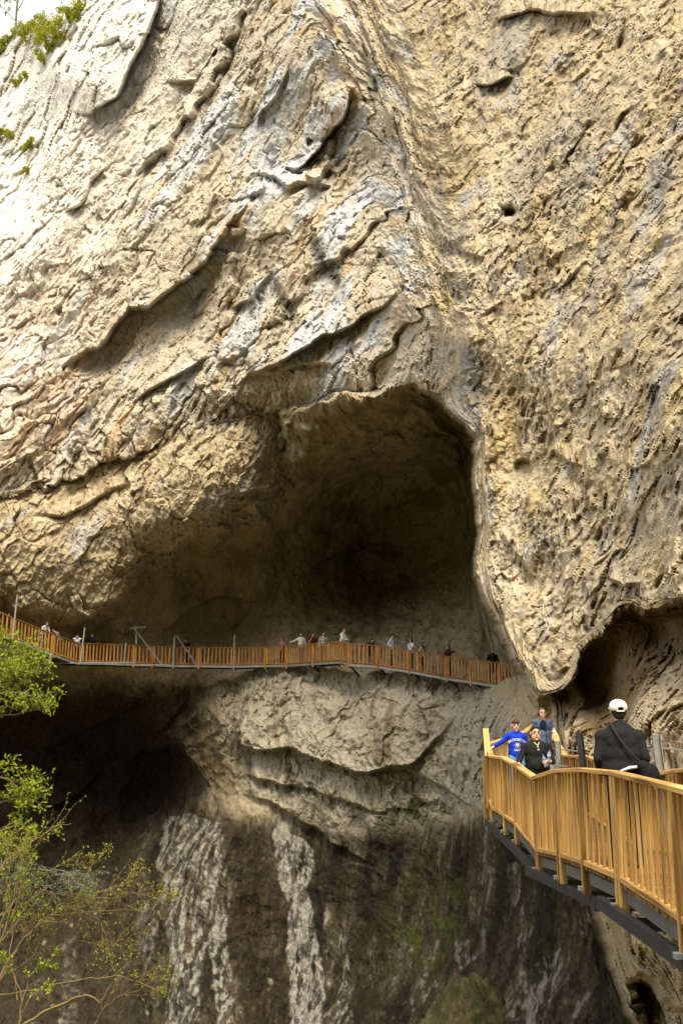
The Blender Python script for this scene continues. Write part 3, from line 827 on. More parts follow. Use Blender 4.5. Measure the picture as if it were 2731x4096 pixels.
def channel(name, p, q, w, h, t, mat, parent, flip=1):
    """steel C section from p to q, open to local +Y * flip"""
    Ln = (q - p).length
    pr = [(0, -h/2), (w, -h/2), (w, -h/2 + t), (t, -h/2 + t), (t, h/2 - t), (w, h/2 - t), (w, h/2), (0, h/2)]
    pr = [(a * flip, b) for a, b in pr]
    vs = [(-Ln/2, a, b) for a, b in pr] + [(Ln/2, a, b) for a, b in pr]
    n = len(pr)
    fs = [[k, (k + 1) % n, n + (k + 1) % n, n + k] for k in range(n)]
    fs += [[0, 1, 2, 3], [0, 3, 4, 7], [4, 5, 6, 7], [n, n + 3, n + 2, n + 1], [n, n + 7, n + 4, n + 3], [n + 4, n + 7, n + 6, n + 5]]
    bm = bmesh.new()
    bv = [bm.verts.new(v) for v in vs]
    for f in fs: bm.faces.new([bv[i] for i in f])
    bmesh.ops.recalc_face_normals(bm, faces=bm.faces[:])
    me = bpy.data.meshes.new(name); bm.to_mesh(me); bm.free()
    o = obj(name, me, parent, mat)
    m = frame(p, q); m.translation = (p + q) / 2
    o.matrix_basis = m
    return o

rng = random.Random(5)
RAIL_H = 1.05
ME_BAL = box_mesh('baluster', 0.044, 0.030, 0.985, 0.004); ME_BAL.materials.append(M_wz)
ME_BALF = box_mesh('baluster', 0.10, 0.03, 0.985, 0.004); ME_BALF.materials.append(M_wfz)
ME_POST = box_mesh('post', 0.09, 0.09, 1.38, 0.006); ME_POST.materials.append(M_wz)
ME_POSTF = box_mesh('post', 0.11, 0.10, 1.32, 0.006); ME_POSTF.materials.append(M_wfz)

def lerp_path(path, s):
    d = 0.0
    for a, b in zip(path[:-1], path[1:]):
        l = (b - a).length
        if d + l >= s: return a.lerp(b, (s - d) / l), (b - a).normalized()
        d += l
    return path[-1].copy(), (path[-1] - path[-2]).normalized()
def path_len(path): return sum((b - a).length for a, b in zip(path[:-1], path[1:]))

def railing(root, path, pitch, me_bal, me_post, mrail, posts=None, lean=0.012, post_drop=0.28, tw=0.13, th=0.05):
    for a, b in zip(path[:-1], path[1:]):
        up = Vector((0, 0, RAIL_H))
        beam('top_rail', a + up - Vector((0, 0, th / 2)), b + up - Vector((0, 0, th / 2)), tw, th, mrail, root, ext=0.012)
        beam('bottom_rail', a + Vector((0, 0, -0.028)), b + Vector((0, 0, -0.028)), 0.085, 0.06, mrail, root, ext=-0.05)
        n = max(1, int(round((b - a).length / pitch)))
        flat = Vector((b.x - a.x, b.y - a.y, 0)).normalized()
        ang = math.atan2(flat.y, flat.x)
        for k in range(n):
            t = (k + 0.5) / n
            c = a.lerp(b, t)
            if (a - c).length < 0.07 or (b - c).length < 0.07: continue
            o = obj('baluster', me_bal, root)
            o.location = c + Vector((0, 0, 0.495 + rng.uniform(-0.004, 0.004)))
            o.rotation_euler = (rng.gauss(0, lean * 0.6), rng.gauss(0, lean), ang + rng.gauss(0, 0.03))
            o.scale = (rng.uniform(0.9, 1.06), 1, 1)
    pts = posts if posts is not None else path
    for i, c in enumerate(pts):
        j = min(range(len(path)), key=lambda k: (path[k] - c).length)
        a, b = path[max(0, j - 1)], path[min(len(path) - 1, j + 1)]
        o = obj('post', me_post, root)
        o.location = c + Vector((0, 0, RAIL_H - th - 0.69 + 0.0))
        o.rotation_euler = (rng.gauss(0, 0.006), rng.gauss(0, 0.008), math.atan2(b.y - a.y, b.x - a.x))

def planks(root, left, right, w=0.142):
    n = int(path_len(left) / w)
    LL, RL = path_len(left), path_len(right)
    me = box_mesh('plank', 1.0, 0.132, 0.036, 0.003); me.materials.append(M_deck)
    for k in range(n):
        a, _ = lerp_path(left, LL * (k + 0.5) / n); b, _ = lerp_path(right, RL * (k + 0.5) / n)
        o = obj('plank', me, root)
        a = a + Vector((0, 0, -0.085)); b = b + Vector((0, 0, -0.085))
        m = frame(a, b); m.translation = (a + b) / 2 + Vector((0, 0, rng.uniform(-0.002, 0.002)))
        o.matrix_basis = m @ Matrix.Diagonal(((b - a).length + 0.05 + rng.uniform(0, 0.03), 1, 1, 1))

# ---- near walkway -----------------------------------------------------------
NL = [Vector((2.86, 3.6, -1.52)), Vector((2.90, 6.4, -1.50))]
for u, v, Y in ((2731,3661,9.05),(2475,3495,11.3),(2340,3440,12.6),(2240,3408,14.05),(2150,3390,16.4),(2065,3290,19.2),(2020,3255,20.1),(1970,3225,22.6)):
    NL.append(pix(u, v, Y))
NLB = [NL[-1].copy(), Vector((3.30, 23.9, -1.02)), Vector((4.70, 26.9, -0.70)), Vector((6.6, 32.0, 0.15)), Vector((8.9, 41.5, 1.75)), Vector((9.35, 49.5, 2.98))]
NR = [Vector((4.42, 3.6, -1.52)), Vector((4.44, 6.4, -1.50)), Vector((4.45, 9.1, -1.49)), Vector((4.47, 11.4, -1.40)), Vector((4.48, 12.7, -1.385)), Vector((4.5, 14.1, -1.43)),
      Vector((4.6, 16.4, -1.60)), Vector((4.7, 19.2, -1.42)), Vector((4.72, 20.1, -1.33)), Vector((4.75, 22.4, -1.32))]
for p_ in NR[3:]: p_.z += 0.07
NRB = [NR[-1].copy(), Vector((4.98, 24.2, -1.02)), Vector((5.42, 26.7, -0.70)), Vector((7.6, 31.4, 0.15)), Vector((10.2, 41.3, 1.75)), Vector((10.75, 49.7, 2.98))]
near = empty('walkway', (3.6, 12.0, -1.5))
tag(near, 'near pine walkway with slatted railings where the people in front stand', 'walkway')
bpy.context.view_layer.update()
def anchor(root):
    """children were placed in world space: keep them there"""
    inv = Matrix.Translation(root.location).inverted()
    for c in root.children:
        c.matrix_parent_inverse = inv
railing(near, NL, 0.205, ME_BAL, ME_POST, M_wx, posts=[NL[1], NL[2], NL[3], NL[4], NL[5], NL[6], NL[7], NL[8], NL[9]])
railing(near, NLB[:4], 0.2, ME_BAL, ME_POST, M_wx, posts=NLB[1:4])
railing(near, NR, 0.2, ME_BAL, ME_POST, M_wx)
railing(near, NRB[:3], 0.2, ME_BAL, ME_POST, M_wx, posts=NRB[1:3])
planks(near, NL, NR)
planks(near, NLB, NRB)
# short stub posts doubled at the joints, and the tall board at the end of the straight run
for k in (3, 5, 6):
    o = obj('post', ME_POST, near); o.location = NL[k] + Vector((0.0, -0.13, RAIL_H - 0.05 - 0.69))
beam('end_board', NL[-1] + Vector((-0.02, 0.35, 1.02)), NL[-1] + Vector((0.02, 0.9, 1.62)), 0.13, 0.05, M_wx, near)
o = obj('post', ME_POST, near); o.location = NL[-1] + Vector((0.0, 0.62, 0.62))
o = obj('post', ME_POST, near); o.location = NLB[1] + Vector((-0.06, 0.02, 0.0))
# steel: stringers, cross beams, stub brackets
for a, b in zip(NL[:-1], NL[1:]):
    channel('stringer', a + Vector((0.02, 0, -0.20)), b + Vector((0.02, 0, -0.20)), 0.06, 0.13, 0.01, M_msteel, near, -1)
for a, b in zip(NR[:-1], NR[1:]):
    channel('stringer', a + Vector((-0.06, 0, -0.20)), b + Vector((-0.06, 0, -0.20)), 0.06, 0.16, 0.01, M_dsteel, near, 1)
for a, b in zip(NLB[:-1], NLB[1:]):
    channel('stringer', a + Vector((0.02, 0, -0.20)), b + Vector((0.02, 0, -0.20)), 0.06, 0.16, 0.01, M_dsteel, near, -1)
for a, b in zip(NRB[:-1], NRB[1:]):
    channel('stringer', a + Vector((-0.02, 0, -0.20)), b + Vector((-0.02, 0, -0.20)), 0.06, 0.16, 0.01, M_dsteel, near, 1)
for i0, i1 in ((9, 6), (6, 3), (3, 0)):      # long steel beams in three lengths, each end left standing out
    a, b = NL[i0] + Vector((0, 0, -0.37)), NL[i1] + Vector((0, 0, -0.37))
    e = (a - b).normalized()
    channel('main_beam', a + e * 0.55 + Vector((-0.13, 0, 0)), b + Vector((-0.02, 0, -0.03)), 0.08, 0.13, 0.01, M_dsteel, near, 1)
for k in (1, 2, 3, 4, 5, 6, 7, 8, 9):
    c = NL[k]
    beam('bracket', c + Vector((-0.10, 0.0, -0.315)), c + Vector((1.7, 0.0, -0.315)), 0.08, 0.05, M_steel, near, bev=0.003)
    beam('cross_beam', c + Vector((0.02, -0.2, -0.47)), c + Vector((2.2, -0.2, -0.47)), 0.10, 0.12, M_dsteel, near, bev=0.003)
for p, q in zip(NL[:-1], NL[1:]):            # rock-side main beam
    beam('main_beam', p + Vector((1.35, 0, -0.36)), q + Vector((1.35, 0, -0.36)), 0.09, 0.17, M_dsteel, near, bev=0.003)
for p, q in zip(NL[1:-1], NL[2:]):           # middle bearer under the boards
    beam('bearer', p + Vector((0.75, 0, -0.24)), q + Vector((0.75, 0, -0.24)), 0.08, 0.14, M_dsteel, near, bev=0.003)
# steel uprights bolted to the rock side
for (u, v, Y, h, tilt) in ((2655, 3075, 14.9, 0.62, -0.10), (2338, 3030, 20.0, 0.62, -0.09), (2218, 3080, 21.5, 0.42, -0.05), (2240, 3040, 22.6, 0.55, -0.05)):
    b0 = pix(u, v, Y)
    base = Vector((b0.x, b0.y, b0.z - 1.0)); top = Vector((b0.x + tilt, b0.y, b0.z - 0.15 + h))
    channel('steel_upright', base, top, 0.07, 0.12, 0.012, M_steel if u != 2338 else M_dsteel, near, 1)
    beam('rock_bolt', top + Vector((-0.1, 0.02, -0.16)), top + Vector((0.5, 0.35, -0.22)), 0.03, 0.03, M_steel, near, bev=0.004)
anchor(near)

# ---- far walkway ------------------------------------------------------------
FP = [(-420,2395,56.5),(-200,2470,57.2),(0,2523,58.2),(52,2545,58.6),(212,2608,60.6),(312,2642,62.4),(420,2643,63.8),(535,2648,64.8),(610,2650,65.2),(700,2653,65.5),(795,2654,65.6),(933,2656,65.6),
      (1062,2653,65.2),(1147,2652,64.2),(1252,2644,62.0),(1366,2637,59.4),(1395,2647,58.8),(1512,2656,58.2),(1636,2675,57.0),(1788,2703,55.2),(1882,2716,54.0),(2000,2734,52.4),(2115,2753,51.0)]
FL = [pix(u, v, Y) for u, v, Y in FP]
FL.append(Vector((9.6, 49.3, 2.98)))
FRR = []
for i, p in enumerate(FL):
    a, b = FL[max(0, i - 1)], FL[min(len(FL) - 1, i + 1)]
    d = Vector((b.x - a.x, b.y - a.y, 0)).normalized()
    FRR.append(p + Vector((-d.y, d.x, 0)) * 1.3)
far = empty('walkway', (0, 60, 4.0))
tag(far, 'long slatted walkway hung across the cave mouth on steel frames', 'walkway')
railing(far, FL, 0.24, ME_BALF, ME_POSTF, M_wfx, posts=[FL[i] for i in (3,4,7,8,10,12,13,14,15,16,17,18,19,20,21,22)], lean=0.018, tw=0.10, th=0.045)
planks(far, FL, FRR, 0.16)
for a, b in zip(FL[:-1], FL[1:]):
    channel('stringer', a + Vector((0, -0.02, -0.17)), b + Vector((0, -0.02, -0.17)), 0.06, 0.14, 0.012, M_steel, far, 1)
for a, b in zip(FRR[:-1], FRR[1:]):
    channel('stringer', a + Vector((0, 0.02, -0.17)), b + Vector((0, 0.02, -0.17)), 0.06, 0.14, 0.012, M_dsteel, far, -1)
def steel_bar(p, q, w=0.09, mat=None, name='steel_post'):
    beam(name, p, q, w, w, mat or M_steel, far, bev=0.004)
# hangers that rise above the railing
for (u, vt, vb, Y, dx) in ((52,2383,2552,58.4,0.10),(322,2510,2655,62.3,0.16),(497,2570,2655,64.4,0.06),(693,2543,2675,65.3,0.03),(934,2540,2680,65.4,0.02)):
    b0 = pix(u, vb, Y - 0.12); t0 = pix(u, vt, Y - 0.12)
    steel_bar(Vector((b0.x, b0.y, b0.z)), Vector((b0.x + dx, t0.y, t0.z)), 0.075)
p0 = pix(545, 2500, 64.6); steel_bar(p0, pix(546, 2575, 64.6), 0.08)
steel_bar(pix(518, 2513, 64.5), pix(582, 2508, 64.5), 0.07, None, 'hanger_arm')
steel_bar(pix(538, 2515, 64.4), pix(655, 2668, 64.7), 0.10, M_msteel, 'brace')
steel_bar(pix(705, 2540, 65.0), pix(788, 2660, 65.1), 0.10, M_msteel, 'brace')
steel_bar(pix(206, 2612, 60.3), pix(200, 2655, 60.3), 0.12)
for u0, u1, v in ((182,310,2653),(312,540,2651),(560,680,2660),(798,930,2659)):
    steel_bar(pix(u0, v, 61.2 + (u0 - 180) * 0.007), pix(u1, v - 1, 61.2 + (u1 - 180) * 0.007), 0.06, None, 'ledger')
# struts that run down to the rock
for (u, v, Y, du, dv, dY) in ((1130,2665,64.3,78,72,1.6),(1060,2672,65.2,60,70,1.8),(1240,2652,62.2,70,60,2.6),(1395,2655,58.9,66,80,3.4),(1512,2664,58.3,70,84,3.2),(1650,2684,56.9,74,84,2.6),(1770,2708,55.4,112,70,2.4),(1890,2724,54.0,130,110,2.4),(2010,2742,52.4,130,130,2.0),(2095,2758,51.2,80,120,2.0)):
    steel_bar(pix(u, v, Y), pix(u + du, v + dv, Y + dY), 0.10, M_dsteel if u > 1140 else M_steel, 'strut')
    steel_bar(pix(u, v, Y), pix(u, v, Y) + Vector((0, 1.6, -0.03)), 0.09, M_dsteel, 'cross_beam')
steel_bar(pix(1209, 2715, 65.6), pix(1210, 2752, 65.7), 0.10)
anchor(far)

# ================================================================== PEOPLE
def M_cloth(name, col, bump=0.25, scale=30.0, var=0.14):
    return mat_plain(name, col, 0.9, var, 5.0, bump, scale, 0.0, 0.1)
_mats = {}
def cm(col, kind='cloth'):
    key = (tuple(round(c, 3) for c in col), kind)
    if key not in _mats:
        if kind == 'skin':
            m = mat_plain('skin', col, 0.55, 0.07, 9.0, 0.0, 40, 0.0, 0.35)
            b = [n for n in m.node_tree.nodes if n.type == 'BSDF_PRINCIPLED'][0]
            b.inputs['Subsurface Weight'].default_value = 0.08
            b.inputs['Subsurface Radius'].default_value = (0.02, 0.008, 0.004)
        elif kind == 'hair':
            m = mat_plain('hair', col, 0.6, 0.35, 40.0, 0.6, 90, 0.0, 0.3)
        elif kind == 'gloss':
            m = mat_plain('glossy', col, 0.2, 0.05, 5.0, 0.0, 40, 0.0, 0.5)
        else:
            m = M_cloth('cloth', col)
        _mats[key] = m
    return _mats[key]

SPH = {}
def unit_sphere(sub):
    if sub not in SPH:
        bm = bmesh.new(); bmesh.ops.create_icosphere(bm, subdivisions=sub, radius=1.0)
        SPH[sub] = ([v.co.copy() for v in bm.verts], [[v.index for v in f.verts] for f in bm.faces]); bm.free()
    return SPH[sub]

def prim_geo(prims, sub=2):
    """closed pieces: ('e', centre, radii, rot) ellipsoid; ('c', a, b, ra, rb) tapered capsule; ('f', a, b, (rax, ray), (rbx, rby)) flattened frustum"""
    V_, F_ = [], []
    sv, sf = unit_sphere(sub)
    def add(vs, fs):
        o = len(V_); V_.extend(vs); F_.extend([[i + o for i in f] for f in fs])
    for p in prims:
        if p[0] == 'e':
            c, r = Vector(p[1]), p[2]
            rot = Matrix.Rotation(0, 3, 'X') if len(p) < 4 else p[3]
            add([c + rot @ Vector((v.x * r[0], v.y * r[1], v.z * r[2])) for v in sv], sf)
        elif p[0] == 'c':
            a, b, ra, rb = Vector(p[1]), Vector(p[2]), p[3], p[4]
            add([a + v * ra for v in sv], sf); add([b + v * rb for v in sv], sf)
            d = (b - a)
            if d.length < 1e-5: continue
            d.normalize()
            x = d.orthogonal().normalized(); y = d.cross(x); n = 12
            ring = [x * math.cos(2 * math.pi * k / n) + y * math.sin(2 * math.pi * k / n) for k in range(n)]
            vs = [a + r * ra for r in ring] + [b + r * rb for r in ring]
            fs = [[k, (k + 1) % n, n + (k + 1) % n, n + k] for k in range(n)] + [list(range(n))[::-1], list(range(n, 2 * n))]
            add(vs, fs)
    return V_, F_

QUEUE = []
def soft(name, prims, voxel, mat, parent, smooth_it=4, pre=None, post=None):
    """one continuous skin over overlapping volumes (voxel remesh); meshes are finished in one batch"""
    vs, fs = prim_geo(prims)
    if pre: vs = [pre(v) for v in vs]
    me = mesh_from(name, vs, fs, True)
    o = obj(name, me, parent, mat)
    r = o.modifiers.new('r', 'REMESH'); r.mode = 'VOXEL'; r.voxel_size = voxel; r.use_smooth_shade = True
    if smooth_it:
        s = o.modifiers.new('s', 'SMOOTH'); s.iterations = smooth_it; s.factor = 0.5
    QUEUE.append((o, mat, post))
    return o
def flush():
    dg = bpy.context.evaluated_depsgraph_get()
    done = []
    for o, mat, post in QUEUE:
        done.append(bpy.data.meshes.new_from_object(o.evaluated_get(dg), preserve_all_data_layers=False, depsgraph=dg))
    for (o, mat, post), me in zip(QUEUE, done):
        old = o.data
        o.modifiers.clear()
        o.data = me
        me.name = old.name
        me.materials.clear(); me.materials.append(mat)
        bpy.data.meshes.remove(old)
        if post: post(o)
        if o.name.split('.')[0] in ('shirt', 'coat', 'trousers') and len(me.vertices) > 3500:      # folds of the cloth
            nv_ = len(me.vertices); co_ = np.zeros(nv_ * 3, np.float32); me.vertices.foreach_get('co', co_); co_ = co_.reshape(-1, 3)
            no_ = np.zeros(nv_ * 3, np.float32); me.vertices.foreach_get('normal', no_); no_ = no_.reshape(-1, 3)
            t_ = co_ * np.array([1.0, 1.0, 1.0]) + 0.06 * perlin(co_ / 0.2, 301)[:, None]
            f_ = ridged(t_ * np.array([9.0, 9.0, 5.0]) + 3, 300, 2)
            co_ = co_ + no_ * (0.006 * f_)[:, None]
            me.vertices.foreach_set('co', co_.ravel()); me.update()
    QUEUE.clear()

def person(label, loc, rz, H, top, bottom, hair, skin=(0.52, 0.31, 0.2), lean=0.0, armL=None, armR=None, girth=1.0, voxel=0.03, style='short', sleeve=1.0,
           group=None, face=False, fingers=False, shoes=(0.05, 0.05, 0.055), scarf=None, coat=0.0, head_turn=0.0, head_tilt=0.0, stance=0.10, hs=1.0, loose=0.0, sd=0.0):
    """faces local -Y, origin between the feet.  armL/armR: (elbow, hand) in local metres for a 1.75 m figure"""
    root = empty('person', loc, rz)
    tag(root, label, 'person', group)
    k = H / 1.75
    g = girth
    kh = k * hs
    def bend(v):
        v = Vector(v)
        if lean and v.z > 0.93:
            d = v - Vector((0, 0, 0.93))
            d = Matrix.Rotation(lean, 3, 'X') @ d
            v = d + Vector((0, 0, 0.93))
        return v
    def S(v): return v * k
    B = lambda x, y, z: S(bend((x, y, z)))
    armL = armL or ((0.27, 0.03, 1.15), (0.27, -0.08, 0.90))     # figure's left is +X when it faces -Y
    armR = armR or ((-0.27, 0.03, 1.15), (-0.27, -0.08, 0.90))
    shL, shR = B(0.185 * (0.6 + 0.4 * g), 0.0, 1.395 - sd), B(-0.185 * (0.6 + 0.4 * g), 0.0, 1.395 - sd)
    eL, hL, eR, hR = [S(Vector(v)) for v in (armL[0], armL[1], armR[0], armR[1])]
    hd = B(0, -0.015, 1.635)
    hrot = Matrix.Rotation(lean * 0.55 + head_tilt, 3, 'X') @ Matrix.Rotation(head_turn, 3, 'Z')
    HD = lambda x, y, z: hd + hrot @ S(Vector((x, y, z)) * hs)
    torso = [('e', B(0, 0.0, 1.30), (0.165 * g * k, 0.115 * g * k, 0.17 * k)), ('e', B(0, 0.0, 1.12), (0.150 * g * k, 0.112 * g * k, 0.17 * k)),
             ('e', B(0, 0.005, 0.98), (0.165 * g * k, 0.120 * g * k, 0.13 * k)), ('c', shL, shR, 0.062 * k * (0.7 + 0.3 * g), 0.062 * k * (0.7 + 0.3 * g)),
             ('c', B(0.0, 0.02, 1.485), shL.lerp(B(0, 0.02, 1.42), 0.25), 0.052 * k, 0.05 * k), ('c', B(0.0, 0.02, 1.485), shR.lerp(B(0, 0.02, 1.42), 0.25), 0.052 * k, 0.05 * k)]
    if g > 1.1: torso.append(('e', B(0, -0.045, 1.07), (0.14 * g * k, 0.11 * g * k, 0.14 * k)))
    legs = []
    for s in (1, -1):
        hp = S(Vector((0.085 * s, 0.0, 0.92))); kn = S(Vector((stance * s, -0.015, 0.49))); an = S(Vector((stance * 1.05 * s, 0.015, 0.08)))
        legs += [('c', hp, kn, 0.085 * g * k, 0.058 * k * (0.6 + 0.4 * g)), ('c', kn, an, 0.056 * k, 0.038 * k)]
    def arm(sh, e, h, r):
        return [('c', sh, e, 0.052 * k * r, 0.042 * k * r), ('c', e, h, 0.041 * k * r, 0.029 * k * r)]
    head = [('e', HD(0, 0.005, 0.03), (0.076 * kh, 0.094 * kh, 0.092 * kh), hrot), ('e', HD(0, -0.025, -0.04), (0.060 * kh, 0.068 * kh, 0.075 * kh), hrot),
            ('c', B(0, 0.015, 1.45), hd + S(Vector((0, 0.015, -0.06))), 0.055 * kh * (0.7 + 0.3 * g), 0.052 * kh * (0.7 + 0.3 * g))]
    if g > 1.1: head += [('e', HD(0, -0.03, -0.055), (0.072 * kh, 0.062 * kh, 0.062 * kh), hrot)]
    if face:
        head += [('c', HD(0, -0.088, 0.02), HD(0, -0.105, -0.018), 0.009 * kh, 0.014 * kh), ('e', HD(0, -0.085, -0.095), (0.022 * kh, 0.016 * kh, 0.016 * kh), hrot),
                 ('e', HD(0.078, 0.012, 0.0), (0.012 * kh, 0.02 * kh, 0.032 * kh), hrot), ('e', HD(-0.078, 0.012, 0.0), (0.012 * kh, 0.02 * kh, 0.032 * kh), hrot)]
    hands = []
    for e, h, s in ((eL, hL, 1), (eR, hR, -1)):
        d = (h - e).normalized()
        side = d.cross(Vector((0, 0, 1)))
        side = side.normalized() if side.length > 0.1 else Vector((1, 0, 0))
        pal = h + d * 0.045 * k
        dn = side.cross(d)
        if fingers:
            hands.append(('c', h, pal, 0.029 * k, 0.026 * k))
            hands.append(('c', pal + side * 0.02 * k, pal - side * 0.02 * k, 0.02 * k, 0.02 * k))
            for i, l in enumerate((0.062, 0.072, 0.068, 0.052)):
                b0 = pal + side * (0.03 - 0.02 * i) * k + d * 0.012 * k
                m0 = b0 + d * l * 0.55 * k - Vector((0, 0, 0.012 * k)); t0 = m0 + d * l * 0.3 * k - Vector((0, 0, 0.028 * k))
                hands += [('c', b0, m0, 0.0105 * k, 0.0095 * k), ('c', m0, t0, 0.0095 * k, 0.0085 * k)]
            tb = h + d * 0.01 * k + side * 0.03 * k * s
            tm = tb + (side * s * 0.03 + d * 0.03) * k; hands += [('c', tb, tm, 0.012 * k, 0.0105 * k), ('c', tm, tm + (d * 0.026 - Vector((0, 0, 0.008))) * k, 0.0105 * k, 0.009 * k)]
        else:
            hands += [('c', h, h + d * 0.09 * k, 0.03 * k, 0.022 * k)]
    body_p = torso + legs + arm(shL, eL, hL, 0.9) + arm(shR, eR, hR, 0.9) + head + hands
    body = soft('body', body_p, voxel * (0.5 if face else 1.0), cm(skin, 'skin'), root, 3)
    # clothing, a little fuller than the body
    def grow_(prs, d):
        out = []
        for p in prs:
            if p[0] == 'e': out.append(('e', p[1], tuple(r + d for r in p[2])) + tuple(p[3:]))
            else: out.append(('c', p[1], p[2], p[3] + d, p[4] + d))
        return out
    sl = []
    for sh, e, h in ((shL, eL, hL), (shR, eR, hR)):
        if sleeve >= 0.99: sl += [('c', sh, e, 0.062 * k, 0.053 * k), ('c', e, e.lerp(h, 0.93), 0.053 * k, 0.04 * k)]
        elif sleeve > 0.55: sl += [('c', sh, e, 0.064 * k, 0.056 * k), ('c', e, e.lerp(h, sleeve - 0.5), 0.056 * k, 0.05 * k)]
        else: sl += [('c', sh, sh.lerp(e, 0.62), 0.066 * k, 0.062 * k)]
    shirt_p = grow_(torso, 0.016 * k) + sl
    if loose: shirt_p += [('c', B(0, 0.015, 1.37), shL.lerp(B(0, 0, 1.33), 0.12), 0.115 * g * k, 0.075 * k), ('c', B(0, 0.015, 1.37), shR.lerp(B(0, 0, 1.33), 0.12), 0.115 * g * k, 0.075 * k)]
    if loose: shirt_p += [('e', B(0, 0.0, 1.03), ((0.165 * g + loose) * k, (0.115 * g + loose * 0.8) * k, 0.17 * k)), ('e', B(0, 0.0, 1.17), ((0.16 * g + loose) * k, (0.112 * g + loose * 0.7) * k, 0.18 * k))]
    if coat:
        shirt_p += [('c', S(Vector((0, 0, 0.95))), S(Vector((0, 0, 0.95 - coat))), 0.17 * g * k, 0.20 * g * k)]
    shirt = soft('coat' if coat else 'shirt', shirt_p, voxel, cm(top), root, 3)
    trs = soft('trousers', grow_(legs, 0.014 * k) + [('e', S(Vector((0, 0.005, 0.93))), (0.165 * g * k, 0.122 * g * k, 0.11 * k))], voxel, cm(bottom), root, 3)
    for s in (1, -1):
        a = S(Vector((stance * 1.05 * s, 0.04, 0.045))); b = S(Vector((stance * 1.1 * s, -0.15, 0.035)))
        soft('shoe', [('c', a, b, 0.045 * k, 0.036 * k)], max(voxel * 0.8, 0.012), cm(shoes), root, 2)
    # hair or scarf
    if scarf is not None:
        sp = [('e', HD(0, 0.012, 0.028), (0.092 * kh, 0.106 * kh, 0.108 * kh), hrot), ('e', HD(0, 0.03, -0.06), (0.085 * kh, 0.085 * kh, 0.10 * kh), hrot),
              ('e', B(0, -0.01, 1.47), (0.12 * kh, 0.10 * kh, 0.075 * kh)), ('e', B(0.0, -0.085, 1.36), (0.10 * kh, 0.05 * kh, 0.12 * kh))]
        o = soft('headscarf', sp, voxel * 0.7, scarf if not isinstance(scarf, tuple) else cm(scarf), root, 3,
                 pre=(lambda v: v if (v - HD(0, -0.1, -0.012)).length > 0.078 * kh else v + (hrot @ Vector((0, 0.075, 0))) * k))
    else:
        hp = [('e', HD(0, 0.016, 0.045), (0.083 * kh, 0.096 * kh, 0.086 * kh), hrot), ('e', HD(0, 0.045, -0.005), (0.075 * kh, 0.062 * kh, 0.075 * kh), hrot)]
        if style == 'fringe': hp += [('c', HD(0.045, -0.085, 0.075), HD(-0.045, -0.088, 0.07), 0.02 * kh, 0.022 * kh), ('c', HD(0.03, -0.092, 0.06), HD(-0.05, -0.09, 0.052), 0.012 * kh, 0.012 * kh)]
        if style == 'short': hp += [('c', HD(0.045, -0.062, 0.09), HD(-0.045, -0.062, 0.09), 0.014 * kh, 0.014 * kh)]
        if style == 'long': hp += [('c', HD(0, 0.06, -0.02), B(0.02, 0.10, 1.30), 0.075 * kh, 0.06 * kh), ('c', HD(0.06, -0.01, 0.02), B(0.08, -0.01, 1.36), 0.03 * kh, 0.03 * kh)]
        if style == 'buzz': hp = [('e', HD(0, 0.018, 0.04), (0.0795 * kh, 0.0955 * kh, 0.087 * kh), hrot)]
        if style != 'none':
            soft('hair', hp, voxel * 0.6 if face else voxel * 0.9, cm(hair, 'hair'), root, 2)
    if face:
        dark = cm((0.02, 0.014, 0.012), 'gloss'); lip = cm((0.36, 0.13, 0.1), 'skin')
        for s in (1, -1):
            soft('eye', [('e', HD(0.030 * s, -0.088, 0.012), (0.013 * kh, 0.008 * kh, 0.0065 * kh), hrot)], 0.004, dark, body, 0)
            soft('eyebrow', [('c', HD(0.016 * s, -0.091, 0.036), HD(0.047 * s, -0.080, 0.036), 0.0045 * kh, 0.0035 * kh)], 0.003, cm(hair, 'hair'), body, 0)
        soft('mouth', [('c', HD(0.022, -0.085, -0.058), HD(-0.022, -0.085, -0.058), 0.007 * kh, 0.007 * kh), ('e', HD(0, -0.09, -0.062), (0.014 * kh, 0.008 * kh, 0.007 * kh), hrot)], 0.004, lip, body, 0)
    return root, dict(B=B, HD=HD, S=S, k=k, hL=hL, hR=hR, eL=eL, eR=eR, shirt=shirt, hrot=hrot, shL=shL, shR=shR)

# ---- man with the white cap, seen from behind --------------------------------
def deck_z(path, Y):
    for a, b in zip(path[:-1], path[1:]):
        if a.y <= Y <= b.y or b.y <= Y <= a.y:
            return a.z + (b.z - a.z) * (Y - a.y) / (b.y - a.y) - 0.067
    return path[-1].z - 0.067
DK = lambda Y: deck_z(NL, Y) if Y < NL[-1].y else deck_z(NLB, Y)

mx, my = 3.30, 12.45
man, I = person('man in white cap and black sweater seen from behind at the rail', (mx, my, DK(my)), math.pi - 0.12, 1.90, (0.022, 0.022, 0.024), (0.018, 0.018, 0.026), (0.02, 0.014, 0.01), girth=1.12, loose=0.038, sd=0.035,
    voxel=0.016, skin=(0.50, 0.27, 0.16), style='none', fingers=True, head_turn=0.12,
    armL=((0.25, 0.045, 1.13), (0.20, -0.14, 0.97)), armR=((-0.25, 0.055, 1.13), (-0.22, -0.13, 0.95)), stance=0.12)
B, HD, S, k = I['B'], I['HD'], I['S'], I['k']
soft('hair', [('e', HD(0, 0.03, -0.01), (0.081 * k, 0.078 * k, 0.085 * k), I['hrot']), ('e', HD(0, 0.05, -0.05), (0.062 * k, 0.048 * k, 0.05 * k), I['hrot'])], 0.01, cm((0.02, 0.014, 0.01), 'hair'), man, 2)
for s in (1, -1):
    soft('ear', [('e', HD(0.084 * s, 0.012, -0.005), (0.012 * k, 0.022 * k, 0.034 * k), I['hrot'])], 0.006, cm((0.5, 0.27, 0.16), 'skin'), man, 1)
